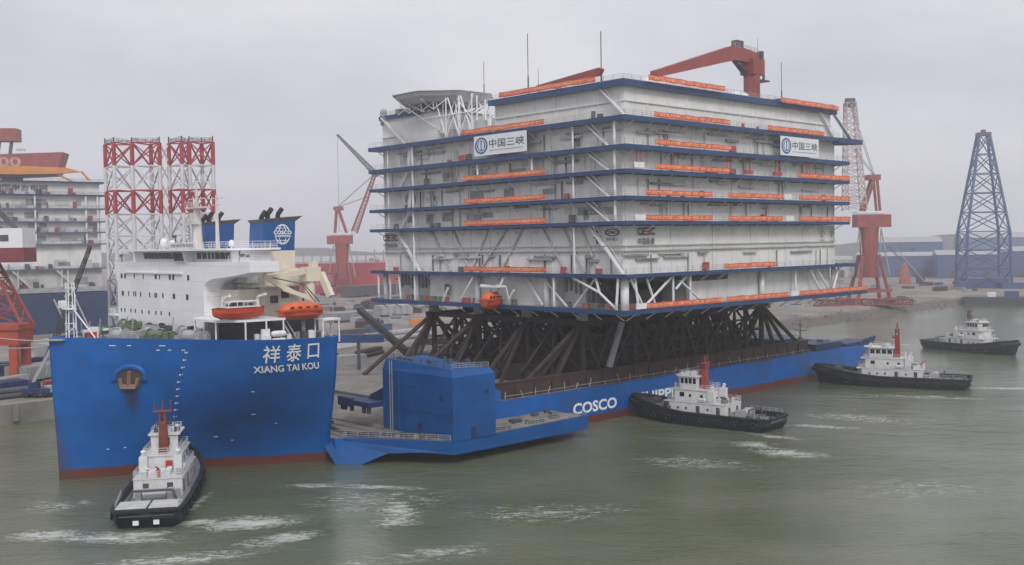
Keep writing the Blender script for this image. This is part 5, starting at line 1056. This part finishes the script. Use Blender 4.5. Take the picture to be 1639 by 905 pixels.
# crawler cranes with dark booms
def crawler(label, foot, head, z_foot=4.0, ht=3.0, w=1.1, body=M_DKBLUE, name='crawler_crane'):
    t = thing(name, label, 'crane', (foot[0],foot[1],z_foot)); h = Vector((head[0]-foot[0], head[1]-foot[1], head[2]-z_foot))
    mb = MB(); mb.box(-2.6,2.6,-2.4,-1.4,0,1.1); mb.box(-2.6,2.6,1.4,2.4,0,1.1); mb.build('track', M_BLACK, t)
    mb = MB(); mb.box(-3.2,2.2,-1.6,1.6,1.1,ht+.6); mb.build('body', body, t)
    mb = MB(); d = h.normalized(); s = d.cross(Vector((0,0,1))).normalized()*w*.5; n_ = s.cross(d).normalized()*w*.5; a = Vector((0,0,ht*.6))
    lattice(mb, [a+s+n_,a-s+n_,a-s-n_,a+s-n_], [h+(s+n_)*.5,h+(-s+n_)*.5,h-(s+n_)*.5,h+(s-n_)*.5], max(6,int(h.length/3)), .16, .1); mb.build('boom', M_DKGREY, t); return t
crawler('crawler crane with a dark lattice boom crossing the hazy white platform at left', (-124,273), (-109,268,37.8), 4.0, 4, 1.2)
bc = thing('boom_crane', 'mobile crane with thick black boom slanting down behind the blue casing', 'crane', (-28,287,4))
mb = MB(); mb.beam((-1.4,-3,3.2),(-20.5,40,12.4),1.5,1.7); mb.build('boom', M_BLACK, bc)
mb = MB(); mb.beam((1,2,1.6),(-1.4,-3,3.2),1.3,1.5); mb.box(-1,4,-1.6,1.6,1,3.4); mb.build('body', M_GREYST, bc)
mb = MB(); mb.box(-2,6,-1.8,1.8,0,1); mb.build('chassis', M_BLACK, bc)

def luffing(name, label, x, y, red, Hh, boomtip, boomfoot, backs, sc=1.0, jib=None, bw=1.8):
    t = thing(name, label, 'crane', (x,y,4)); 
    mb = MB()
    for sx in (-1,1):
        for sy in (-1,1): mb.beam((sx*7.5*sc,sy*7*sc,1.5),(sx*3.6*sc,sy*3*sc,Hh*.55),1.3*sc,1.3*sc); mb.cbox((sx*7.5*sc,sy*7*sc,1),(4*sc,1.6*sc,2))
    mb.box(-8*sc,8*sc,-7.6*sc,-6.6*sc,6,7.5); mb.box(-8*sc,8*sc,6.6*sc,7.6*sc,6,7.5)
    mb.build('portal_leg', red, t)
    mb = MB(); mb.tube((0,0,Hh*.3),(0,0,Hh*.84),3.6*sc,4.4*sc,n=12); mb.tube((0,0,Hh*.84),(0,0,Hh*.86),4.6*sc,n=12); mb.build('tower', red, t)
    mb = MB()
    for sx in (-1,1): mb.tube((sx*5*sc,-2,Hh*.84),(sx*8.6*sc,-3,Hh*.32),.35*sc); mb.tube((sx*5*sc,-2,Hh*.84),(sx*3.6*sc,-3,Hh*.4),.3*sc)
    mb.build('stay', M_GREYST, t)
    mb = MB(); mb.box(-9*sc*backs,6.5*sc*backs,-4*sc,4*sc,Hh*.86,Hh); mb.build('machinery_house', red, t)
    mb = MB(); mb.box(-6*sc*backs,6.5*sc*backs,-3.6*sc,3.6*sc,Hh,Hh+1.6*sc); mb.rail([(-9*sc,-4*sc,Hh),(6.5*sc,-4*sc,Hh)],1.1,2,.1); mb.build('house_roof', M_WHITE, t)
    mb = MB(); bx = boomfoot[0]; 
    for sy in (-2.4,2.4): mb.beam((-4.5*sc*backs,sy*sc,Hh),(-3*sc*backs,sy*sc,Hh+17*sc),1.0*sc,1.0*sc); mb.beam((3.6*sc*backs,sy*sc,Hh),(-2*sc*backs,sy*sc,Hh+17*sc),1.1*sc,1.1*sc)
    mb.box(-4.6*sc if backs > 0 else -1*sc, 1*sc if backs > 0 else 4.6*sc,-3*sc,3*sc,Hh+16*sc,Hh+18.4*sc); mb.build('gantry_frame', red, t)
    mb = MB(); f = Vector((boomfoot[0],0,boomfoot[1])); h = Vector((boomtip[0],0,boomtip[1])); d = (h-f).normalized(); s = Vector((0,bw*1.1*sc,0)); n_ = s.cross(d).normalized()*bw*sc
    lattice(mb, [f+s+n_,f-s+n_,f-s-n_,f+s-n_], [h+(s+n_)*.5,h+(-s+n_)*.5,h-(s+n_)*.5,h+(s-n_)*.5], 16, .3*sc, .17*sc); mb.build('boom', paint('boom_pale_pink', (.50,.40,.385), .6, .2, .4, .3) if jib is None else red, t)
    if jib:
        mb = MB(); a = h; b = Vector((jib[0],0,jib[1])); d = (b-a).normalized(); s = Vector((0,1.4*sc,0)); n_ = s.cross(d).normalized()*1.5*sc
        lattice(mb, [a+s+n_,a-s+n_,a-s-n_,a+s-n_], [b+(s+n_)*.3,b+(-s+n_)*.3,b-(s+n_)*.3,b+(s-n_)*.3], 14, .32*sc, .2*sc); mb.build('jib', M_DKGREY, t)
    mb = MB(); mb.cbox((boomtip[0],0,boomtip[1]),(4*sc,3*sc,4*sc)); mb.build('boom_head', M_DKGREY, t)
    mb = MB()
    for sy in (-1,1): mb.tube((-2.5*sc*backs,sy,Hh+18*sc),(boomtip[0],sy,boomtip[1]),.14,n=4); mb.tube((-2.5*sc*backs,sy,Hh+18*sc),(boomfoot[0]*.4+boomtip[0]*.6,sy,boomfoot[1]*.4+boomtip[1]*.6),.14,n=4)
    if jib: mb.tube((jib[0],0,jib[1]),(jib[0],0,Hh+2),.12,n=4)
    mb.build('stay_cable', M_DKGREY, t); return t
luffing('luffing_crane', 'tall red luffing crane standing on the spit right of the white platform', 174.5, 505, M_CRED, 43.6, (-9.0,98), (-7.0,46), -1, 1.05, bw=4.3)
luffing('luffing_crane', 'hazy red luffing crane with dark bent jib seen between the ship and the platform', -108, 660, paint('far_crane_red', (.30,.055,.05), .6, .2), 39, (22,78), (8,41), 1, 1.0, jib=(-1.5,103))

# blue jacket tower on the far shore
BT = thing('jacket_tower', 'tall blue lattice jacket tower standing on the far shore at right', 'tower', (295.5,648,4), R_(-10))
q = 13.2; mb = MB(); base = [(-q,-q,0),(q,-q,0),(q,q,0),(-q,q,0)]; mid = [(x*.93,y*.93,35) for x,y,z in base]; top = [(x*.23,y*.23,95) for x,y,z in base]
lattice(mb, base, mid, 3, .95, .42); lattice(mb, mid, top, 5, .85, .4)
mb.build('frame', M_LBLUE, BT)
mb = MB(); mb.box(-3.8,3.8,-3.8,3.8,94.6,96.6); mb.tube((0,0,96.6),(0,0,98.4),1.5); mb.build('top_platform', M_DKGREY, BT)
mb = MB(); mb.box(-12,12,-12,12,.3,6); mb.box(-19,-10,-18,-8,0,4.5); mb.box(6,20,-20,-12,0,3.5); mb.build('base_frame', M_LBLUE, BT)

# far things: sheds, red hull, trees, low buildings
def simple(name, label, cat, x, y, rz, dims, m, roof=None, group=None, z=4.0, ribs=0, doors=0, roofm=None):
    t = thing(name, label, cat, (x,y,z), rz, group); w, d, h = dims
    mb = MB(); mb.box(-w/2,w/2,-d/2,d/2,0,h)
    for k in range(ribs): mb.box(-w/2+w*(k+.5)/ribs-.15,-w/2+w*(k+.5)/ribs+.15,-d/2-.2,-d/2-.002,0,h)
    mb.build('wall', m, t)
    if roof:
        mb = MB(); mb.extr([(-w/2-.4,-d/2-.5,h),(-w/2-.4,0,h+roof),(-w/2-.4,d/2+.5,h)], (w+.8,0,0)); mb.build('roof', roofm or M_GREYST, t)
    for k in range(doors):
        mb = MB(); x0 = -w/2+w*(k+.5)/doors; mb.box(x0-2.4,x0+2.4,-d/2-.3,-d/2-.21,0,min(6,h*.7)); mb.build('door', M_DKGREY, t)
    return t
rh = thing('red_ship_hull', 'hazy red ship hull on the slip behind the white bridge and the platform', 'ship', (-112,716,4), R_(4))
mb = MB(); rings = []
for x, w in ((-78,.2),(-70,.75),(-55,1),(20,1),(60,1),(66,.97)): rings.append([(x,-14*w,0),(x,-14.5*w,20.5),(x,14.5*w,20.5),(x,14*w,0)])
mb.loft(rings, cap=True); mb.build('hull', paint('slip_red', (.38,.03,.045), .6, .2, .08, .3, (.2,.04,.05)), rh)
mb = MB()
for k in range(22): mb.tube((-66+k*6,-14.7,20.5),(-66+k*6,-14.7,26+random.random()*4),.45,n=5)
mb.box(-60,60,-13,-12,25.6,26.4); mb.build('scaffold', M_GREYST, rh)
mb = MB()
for k in range(14): mb.box(-50+k*8,-48.6+k*8,-14.75,-14.6,8+random.random()*6,10+random.random()*7)
mb.build('patch', paint('hull_patch', (.22,.05,.06), .7), rh)
SB = 'long blue '
simple('workshop', 'long blue workshop with flat grey ridge between the red crane and the blue tower', 'building', 312, 840, R_(-12), (62,26,17), M_SHED, 3, 'far workshops', ribs=14, doors=3)
simple('workshop', 'blue workshop directly behind the blue lattice tower', 'building', 352, 800, R_(-14), (46,26,18), M_SHED, 3.5, 'far workshops', ribs=10, doors=2)
simple('workshop', 'blue workshop cut by the right edge, beyond the blue tower', 'building', 408, 800, R_(-14), (60,26,20), M_SHED, 3.5, 'far workshops', ribs=12, doors=2)
simple('workshop', 'pale grey low workshop just right of the red luffing crane', 'building', 262, 860, R_(-10), (40,24,14), M_WALL2, 3, 'far workshops', ribs=8, doors=2)
simple('workshop', 'large hazy blue shed on the skyline left of the tower', 'building', 380, 1010, R_(-12), (70,40,27), M_SHED, 5, 'far workshops', ribs=12)
simple('workshop', 'large hazy grey-blue shed on the skyline right of the tower', 'building', 490, 1000, R_(-14), (110,40,30), paint('shed_grey_blue', (.14,.19,.30), .6, .2, .05), 5, 'far workshops', ribs=14)
simple('workshop', 'wide hazy grey shed on the skyline above the red hull', 'building', -150, 980, R_(4), (150,40,18), M_WALL2, 5, 'far workshops', ribs=20)
rcn = thing('red_buoy', 'faded red cone-shaped buoy frame on the ground near the red luffing crane', 'buoy', (268.5,706,4))
mb = MB(); mb.tube((0,0,0),(0,0,9),4.2,3.0,n=10); mb.tube((0,0,9),(0,0,15),3.0,.8,n=10); mb.build('body', paint('buoy_red', (.40,.10,.07), .6, .25), rcn)
mb = MB(); mb.beam((3,1,14),(15,4,1),.8,.8); mb.tube((-6,2,26),(3,1,14),.3); mb.build('stay', M_GREYST, rcn)
crawler('small hazy crawler crane with raised boom on the far shore beside the faded red buoy', (282,712), (262,720,30), 4, 4, 1.6, M_LBLUE)
# dark jetty barge in the right corner
jb = thing('jetty_barge', 'low dark barge moored across the right end of the water, cluttered with pale cabins', 'barge', W(505,44,0), AX+R_(-68))
mb = MB(); mb.loft([[(-26,-7,-.5),(70,-7,-.5),(70,7,-.5),(-26,7,-.5)],[(-28,-7.5,4.2),(70,-7.5,4.2),(70,7.5,4.2),(-28,7.5,4.2)]], cap=True); mb.build('hull', M_DKGREY, jb)
for k, (x, w, h, m_) in enumerate(((-8,7,3,M_LBLUE),(2,9,4.5,M_LBLUE),(13,6,2.6,M_WHITE),(22,8,3.4,M_WHITE),(36,10,3,M_GREYST),(-16,4,2.2,M_WHITE))):
    mb = MB(); mb.box(x,x+w,-3,3,4.2,4.2+h); mb.build('cabin', m_, jb)
# rubble slope stones of the spit
rp = MB(); rr = random.Random(8)
for k in range(150):
    u = rr.uniform(210,470); f = rr.random(); base = 55+ (abs(u-330)/140)**2*6
    p = W(u, base+f*14, f*4.2-.2); s = rr.uniform(.2,.75); rp.hexa([(p.x+s*rr.uniform(-1,-.5)*(1 if i in (0,3,4,7) else -1), p.y+s*rr.uniform(.4,1)*(1 if i in (2,3,6,7) else -1), p.z+s*(-.3 if i < 4 else rr.uniform(.2,.7))) for i in range(8)])
tag(rp.build('rubble', paint('shore_stone', (.17,.15,.135), .95, .4, .3)), 'dark stones scattered along the sloping shore of the spit', 'stones', kind='stuff')
# heap of red frames at the crane's foot
for k, (x, y, rz, L) in enumerate(((152,496,.2,14),(163,500,.1,12),(186,497,-.3,13),(176,494,.15,16))):
    t = thing('lattice_girder', ['dull red steel girder lying under the platform corner near the red luffing crane','dull red steel girder lying left against the red luffing crane','dull red steel girder lying at the open right foot of the red luffing crane','longest dull red steel girder, in front of the red luffing crane'][k], 'frame', (x,y,4), rz, 'red frames by the crane')
    mb = MB(); lattice(mb, [(-L/2,-2,.3),(-L/2,2,.3),(-L/2,2,3.2),(-L/2,-2,3.2)], [(L/2,-2,.3),(L/2,2,.3),(L/2,2,2.6),(L/2,-2,2.6)], 4, .4, .25); mb.box(-L/2,L/2,-2.2,2.2,0,.5); mb.build('chords', paint('frame_red', (.20,.06,.06), .7, .3), t)

# barge between ship and quay, yard clutter
db = thing('deck_barge', 'flat grey-brown deck barge moored between the blue ship and the quay', 'barge', W(70,44,0), AX)
mb = MB(); mb.loft([[(-38,-13,-1),(60,-13,-1),(60,14,-1),(-38,14,-1)],[(-41,-13.5,5.2),(62,-13.5,5.2),(62,15,5.2),(-41,15,5.2)]], cap=True); mb.build('hull', M_DKGREY, db)
mb = MB(); mb.box(-40.5,61.5,-13,14.5,5.2,5.24); mb.build('deck', M_DECK, db)
mb = MB()
for k in range(9): mb.tube((-36+k*11,-12.4,5.24),(-36+k*11,-12.4,6.2),.3,n=7)
mb.build('bollard', M_BLACK, db)
gb = thing('gangway_beam', 'long blue steel beam on a T-shaped post behind the bow end of the ship', 'beam', (-39.2,261.6,4.0), 0.0)
mb = MB(); mb.box(-9,6.4,-.9,.9,8.2,10.2); mb.build('beam', paint('beam_blue', (.012,.055,.17), .55, .3), gb)
mb = MB(); mb.box(-.4,.4,-.4,.4,.4,8.2); mb.box(-3,3,-1,1,0,.5); mb.build('post', M_DKGREY, gb)
def container(label, u, v, rz, m, group='containers and cabins in the yard', L=12.0, z=4.02, h=2.7, name='container', cat='container'):
    t = ship_thing(name, label, cat, (u,v,z), group); t.rotation_euler.z += rz
    mb = MB(); mb.box(-L/2,L/2,-1.25,1.25,0,h)
    for k in range(int(L/.8)): mb.box(-L/2+.2+k*.8,-L/2+.5+k*.8,-1.31,-1.251,.15,h-.15)
    mb.build('body', m, t)
    mb = MB(); mb.box(L/2+.002,L/2+.05,-1.1,-.05,.1,h-.1); mb.box(L/2+.002,L/2+.05,.05,1.1,.1,h-.1); mb.build('door', M_GREYST, t)
CL = [('blue container on the quay behind the bow end of the ship',96,74,.2,M_LBLUE),('rust-red container left of the black crane boom',104,86,1.2,M_CRED),('grey container by the foot of the blue beam',100,68,-.3,M_GREYST),
      ('white site cabin beyond the blue beam',128,110,.4,M_WHITE),('dark container in the open yard past the blue beam',152,140,0,M_DKGREY),('blue container near the far red hull',230,250,.7,M_LBLUE),('pair-height grey cabin block in the mid yard',190,190,.3,M_GREYST),
      ('orange container deep in the yard',200,160,-.5,M_YEL),('blue container under the platform in the yard',170,150,.1,M_SHED),('white cabin in front of the red hull',280,300,.2,M_WHITE),('red container on the quay left of the bow',30,78,.1,M_CRED),
      ('grey container on the quay left of the bow',20,92,.5,M_GREYST),('dark container close behind the blue bow, on the quay',44,90,.9,M_DKGREY),('blue container beside the portal crane',24,120,.3,M_LBLUE)]
for l, u, v, rz, m_ in CL: container(l, u, v, rz, m_)
def truck(label, u, v, rz, m):
    t = ship_thing('truck', label, 'truck', (u,v,4.02), 'vehicles in the yard'); t.rotation_euler.z += rz
    mb = MB(); mb.box(-4.5,2.2,-1.2,1.2,1.1,1.5); mb.box(-4.5,1.8,-1.2,1.2,1.5,2.5); mb.build('bed', M_GREYST, t)
    mb = MB(); mb.loft([[(2.4,-1.15,.8),(4.6,-1.15,.8),(4.6,1.15,.8),(2.4,1.15,.8)],[(2.4,-1.15,1.9),(4.5,-1.15,1.9),(4.5,1.15,1.9),(2.4,1.15,1.9)],[(2.5,-1.1,2.9),(4.0,-1.1,2.9),(4.0,1.1,2.9),(2.5,1.1,2.9)]], cap=True); mb.build('cab', m, t)
    for x in (-3.4,-2.2,3.5):
        for y in (-1.1,1.1):
            mb = MB(); mb.tube((x,y-.18,.52),(x,y+.18,.52),.52,n=12); mb.build('wheel', M_BLACK, t)
truck('red-cab flatbed truck on the quay behind the bow', 84, 70, .3, M_RED); truck('white-cab flatbed truck on the quay left of the bow', 26, 70, .2, M_WHITE); truck('orange-cab truck out in the mid yard', 140, 120, -.4, M_YEL)
def pipes(label, u, v, rz, m, n=5, L=14, r=.6):
    t = ship_thing('pipe_stack', label, 'pipe stack', (u,v,4.02), 'pipe stacks in the yard'); t.rotation_euler.z += rz
    for k in range(n):
        mb = MB(); y = (k % 3)*2*r*1.02-2*r; z = r+(r*1.75 if k >= 3 else 0); y += r if k >= 3 else 0
        mb.tube((-L/2,y,z),(L/2,y,z),r,n=10); mb.build('pipe', m, t)
pipes('stack of dark pipes on the quay left of the bow', 14, 74, .1, M_DKGREY); pipes('stack of rusty pipes behind the casing', 118, 82, .5, M_RUST); pipes('stack of grey pipes further into the yard', 160, 118, .2, M_GREYST, L=20, r=.9); pipes('stack of rusty pipes in front of the far red hull', 250, 270, .8, M_RUST, L=24, r=1.2)
def block(label, u, v, rz, w, d, h, m):
    t = ship_thing('steel_block', label, 'steel block', (u,v,4.02), 'ship blocks in the yard'); t.rotation_euler.z += rz
    mb = MB(); mb.box(-w/2,w/2,-d/2,d/2,.8,h)
    for k in range(5): mb.box(-w/2+w*k/5+.3,-w/2+w*k/5+.6,-d/2-.5,-d/2-.002,.8,h)
    mb.build('plating', m, t)
    mb = MB()
    for sx in (-1,1): mb.box(sx*w*.35-.5,sx*w*.35+.5,-d*.3,d*.3,0,.8)
    mb.build('trestle', M_DKGREY, t)
for l, u, v, rz, w, d, h, m_ in (('dark flat ship block in the yard right of the orange lifeboat',236,232,.6,30,10,6,M_DKGREY),('blue ship block under the far end of the platform shade',262,262,.3,22,10,6,M_SHED),('grey ship block beyond the black crane boom',196,206,.2,26,9,4,M_UNDER),
      ('brown ship block in the mid yard',176,166,.9,18,8,3.4,M_RUST),('pale ship block behind the boat crane',225,215,-.2,16,8,5,M_GREYST),('long dark ship block before the hazy skyline shed',330,380,.3,50,12,7,M_DKGREY),
      ('dark blue machinery block on the quay left of the bow',16,80,.2,9,5,3.2,M_DKBLUE),('grey slab block stacked on the quay just left of the bow',34,104,.4,20,8,4,M_UNDER),('pale slab block behind the foremast',60,150,.2,26,10,5,M_GREYST)): block(l, u, v, rz, w, d, h, m_)
sm = thing('loader_crane', 'small grey loader crane with a leaning arm on the quay left of the bow', 'crane', (-106.5,231,4.3))
mb = MB(); mb.box(-3,3,-2,2,.6,1.8); mb.cbox((-1,0,2.4),(2,1.8,1.4)); mb.build('body', M_DKBLUE, sm)
mb = MB(); mb.beam((-1.5,0,2.6),(2.6,1,10.5),.7,.7); mb.tube((2.6,1,10.5),(1.4,.6,4.5),.12); mb.build('arm', M_GREYST, sm)
for x in (-2,0,2):
    for y in (-1.9,1.9): mb = MB(); mb.tube((x,y-.2,.6),(x,y+.2,.6),.6,n=10); mb.build('wheel', M_BLACK, sm)
rc_ = random.Random(77)
def stack(u, v):
    t = ship_thing('plate_stack', 'low stack of dull steel plates lying loose on the yard ground', 'plate stack', (u,v,4.02), 'plate stacks in the yard'); t.rotation_euler.z += rc_.uniform(0,3)
    w_, d_ = rc_.uniform(3,10), rc_.uniform(1.5,4); m_ = rc_.choice((M_DKGREY,M_UNDER,M_GREYST,M_RUST))
    h_ = rc_.uniform(.6,2.4); piece('plate', (0,0,h_/2), (w_,d_,h_), m_, t); piece('plate', (rc_.uniform(-.5,.5),0,h_+.23), (w_*.7,d_*.8,.46), rc_.choice((M_DKGREY,M_UNDER,M_LBLUE,M_RUST)), t)
for k in range(60): stack(rc_.uniform(90,300), rc_.uniform(70,330))
for k in range(16): stack(rc_.uniform(-5,60), rc_.uniform(68,150))
for k in range(30): stack(rc_.uniform(300,640), rc_.uniform(84,260))
def lamp(u, v):
    t = ship_thing('lamp_mast', 'thin grey lamp mast with a crossbar of floodlights standing in the yard', 'lamp mast', (u,v,4.02), 'lamp masts in the yard')
    mb = MB(); mb.tube((0,0,0),(0,0,18),.28,.14); mb.build('mast', M_GREYST, t); mb = MB(); mb.box(-.2,.2,-2,2,17.8,18.4); mb.build('floodlight', M_DKGREY, t)
for u, v in ((112,96),(150,150),(205,185),(240,290),(20,100),(330,110),(420,100),(480,130),(560,150)): lamp(u, v)
def rope(label, a, b, sag, r=.09):
    mb = MB(); a = Vector(a); b = Vector(b); pts = []
    for i in range(13):
        f = i/12; p = a.lerp(b, f); p.z -= sag*4*f*(1-f); pts.append(p-a)
    mb.path(pts, r, 5); o = mb.build('mooring_rope', paint('pale_rope', (.55,.5,.47), .8), None); o.location = a; tag(o, label, 'rope', 'mooring ropes at the bow')
rope('pale mooring rope from the stem past the red portal crane, upper of the pair', W(-.2,.6,22.4), (-135,245,20), 1.2); rope('pale mooring rope from the stem past the red portal crane, lower of the pair', W(.2,1.5,21.6), (-132,250,15), 1.0)

# trees along the far shore, each its own
M_LEAF = [paint('leaf_dark', (.045,.065,.04), .8, .3, .4), paint('leaf_mid', (.06,.08,.05), .8, .3, .4)]
M_BARK = paint('bark', (.08,.06,.05), .9)
def make_tree(seed):
    r = random.Random(seed); t = thing('tree', 'x', 'tree'); h = r.uniform(9,13)
    mb = MB(); mb.tube((0,0,0),(.2,.1,h*.55),.35,.15); 
    for k in range(5): a = r.uniform(0,6.3); mb.tube((.1,0,h*(.3+.06*k)),(2.2*math.cos(a),2.2*math.sin(a),h*(.5+.08*k)),.14,.05,n=5)
    mb.build('trunk', M_BARK, t)
    mb = MB()
    for c in range(12):
        cx, cy, cz = r.gauss(0,1.7), r.gauss(0,1.7), h*r.uniform(.42,.98); rad = r.uniform(.8,1.6)
        for k in range(26):
            p = Vector((cx,cy,cz))+Vector((r.gauss(0,1),r.gauss(0,1),r.gauss(0,.8)))*rad*.6; s = r.uniform(.25,.55)
            a = Vector((r.gauss(0,1),r.gauss(0,1),r.gauss(0,1))).normalized()*s; b = Vector((r.gauss(0,1),r.gauss(0,1),r.gauss(0,1))).normalized()*s
            o = len(mb.v); mb.cur = c % 2; mb.v += [tuple(p+a),tuple(p+b),tuple(p-a),tuple(p-b)]; mb.face((o,o+1,o+2,o+3))
    mb.build('crown', M_LEAF, t); return t
protos = [make_tree(s) for s in (1,2,3)]
tr = random.Random(5); placed = 0
for i in range(46):
    c = protos[i] if i < 3 else copy_tree(protos[i % 3])
    if i < 22: x, y = -175+i*8+tr.uniform(-3,3), tr.uniform(900,935)
    else: x, y = 270+(i-22)*13+tr.uniform(-5,5), tr.uniform(905,950)
    c.location = (x,y,4); c.rotation_euler = (0,0,tr.uniform(0,6)); s = tr.uniform(.9,1.7); c.scale = (s,s,s)
    c['label'] = 'dull green hazy tree in the row on the skyline behind the far red hull' if i < 22 else 'dull green hazy tree in the row behind the far blue workshops'; c['group'] = 'trees behind the red hull' if i < 22 else 'trees behind the blue workshops'
# low hazy ridge at the horizon
mb = MB(); n = 60; rr = random.Random(2); row0 = []; row1 = []; row2 = []
for i in range(n):
    a = R_(-40+80*i/(n-1)); d = 1900; x, y = d*math.sin(a), d*math.cos(a); h = 30+8*math.sin(i*.7)+rr.uniform(-4,4); row0.append((x,y,4.0)); row1.append((x*1.03,y*1.03,h)); row2.append((x*1.1,y*1.1,4.2))
mb.loft([row0,row1,row2], closed=False); tag(mb.build('hills', paint('ridge_green', (.05,.06,.045), .95, .3, .01)), kind='structure')

# ================================================================== AIR, LIGHT, CAMERA
HAZE = 0.00045
if HAZE > 0:
    hm = D.materials.new('haze_air'); hm.use_nodes = True; nt = hm.node_tree; nt.nodes.clear()
    out = nt.nodes.new('ShaderNodeOutputMaterial'); pv = nt.nodes.new('ShaderNodeVolumePrincipled')
    pv.inputs['Color'].default_value = (.96,.965,.99,1); pv.inputs['Density'].default_value = HAZE; pv.inputs['Anisotropy'].default_value = .7
    nt.links.new(pv.outputs[0], out.inputs['Volume'])
    mb = MB(); mb.box(-2300,2300,-1050,2300,-3.5,135); o = mb.build('haze', hm); tag(o, 'pale grey sea haze over the harbour', 'haze', kind='stuff')
SUN = Vector((.2,-.85,.80)).normalized()
w = D.worlds.new('World'); scn.world = w; w.use_nodes = True; nt = w.node_tree; L = nt.links.new
bg = nt.nodes['Background']; bg.inputs['Strength'].default_value = .1
sky = nt.nodes.new('ShaderNodeTexSky'); sky.sky_type = 'NISHITA'; sky.sun_disc = False
sky.sun_elevation = math.asin(SUN.z); sky.sun_rotation = math.atan2(SUN.x, SUN.y); sky.air_density = 1.5; sky.dust_density = 4
hs = nt.nodes.new('ShaderNodeHueSaturation'); hs.inputs['Saturation'].default_value = .12; L(sky.outputs[0], hs.inputs['Color'])
tc = nt.nodes.new('ShaderNodeTexCoord'); sp = nt.nodes.new('ShaderNodeSeparateXYZ'); L(tc.outputs['Generated'], sp.inputs[0])
mp = nt.nodes.new('ShaderNodeMapping'); mp.inputs['Scale'].default_value = (1,1,2.6); L(tc.outputs['Generated'], mp.inputs['Vector'])
cn = nt.nodes.new('ShaderNodeTexNoise'); cn.inputs['Scale'].default_value = 3.4; cn.inputs['Detail'].default_value = 5; cn.inputs['Roughness'].default_value = .5; L(mp.outputs[0], cn.inputs['Vector'])
cr = nt.nodes.new('ShaderNodeValToRGB'); L(cn.outputs['Fac'], cr.inputs['Fac'])
cr.color_ramp.elements[0].position = .33; cr.color_ramp.elements[0].color = (5.35,5.45,6.15,1)
cr.color_ramp.elements[1].position = .66; cr.color_ramp.elements[1].color = (7.25,7.2,7.75,1)
up = nt.nodes.new('ShaderNodeMapRange'); L(sp.outputs['Z'], up.inputs['Value']); up.inputs['From Min'].default_value = .2; up.inputs['From Max'].default_value = 1; up.inputs['To Min'].default_value = 1; up.inputs['To Max'].default_value = 1.6
ml = nt.nodes.new('ShaderNodeMix'); ml.data_type = 'RGBA'; ml.blend_type = 'MULTIPLY'; ml.inputs['Factor'].default_value = 1; L(cr.outputs[0], ml.inputs['A']); L(up.outputs[0], ml.inputs['B'])
mx = nt.nodes.new('ShaderNodeMix'); mx.data_type = 'RGBA'; mx.inputs['Factor'].default_value = .88; L(hs.outputs[0], mx.inputs['A']); L(ml.outputs['Result'], mx.inputs['B']); L(mx.outputs['Result'], bg.inputs['Color'])
sl = D.lights.new('sun', 'SUN'); sl.energy = 1.5; sl.angle = R_(18); sl.color = (1,.97,.93)
so = D.objects.new('sun', sl); col.objects.link(so); so.rotation_euler = SUN.to_track_quat('Z','Y').to_euler(); so.location = (0,0,300)
cam = D.cameras.new('camera'); co = D.objects.new('camera', cam); col.objects.link(co); scn.camera = co
p = math.atan(64.5/1655); r = -.016
Fw = Vector((0,math.cos(p),-math.sin(p))); R0 = Vector((1,0,0)); Up = Vector((0,math.sin(p),math.cos(p)))
Rt = R0*math.cos(r)+Up*math.sin(r); Uq = -R0*math.sin(r)+Up*math.cos(r)
co.matrix_world = Matrix(((Rt.x,Uq.x,-Fw.x,0),(Rt.y,Uq.y,-Fw.y,0),(Rt.z,Uq.z,-Fw.z,CAM_H),(0,0,0,1)))
cam.sensor_width = 36; cam.lens = 36*1655/1639; cam.clip_start = .5; cam.clip_end = 9000
scn.view_settings.view_transform = 'Standard'; scn.view_settings.look = 'None'; scn.view_settings.gamma = 1; scn.view_settings.use_curve_mapping = False
scn.view_settings.exposure = 0.16
scn.render.engine = 'CYCLES'; c = scn.cycles
c.use_denoising = True; c.max_bounces = 6; c.diffuse_bounces = 3; c.glossy_bounces = 3; c.volume_bounces = 2; c.caustics_reflective = False; c.caustics_refractive = False
scn.render.resolution_x = 1024; scn.render.resolution_y = 565
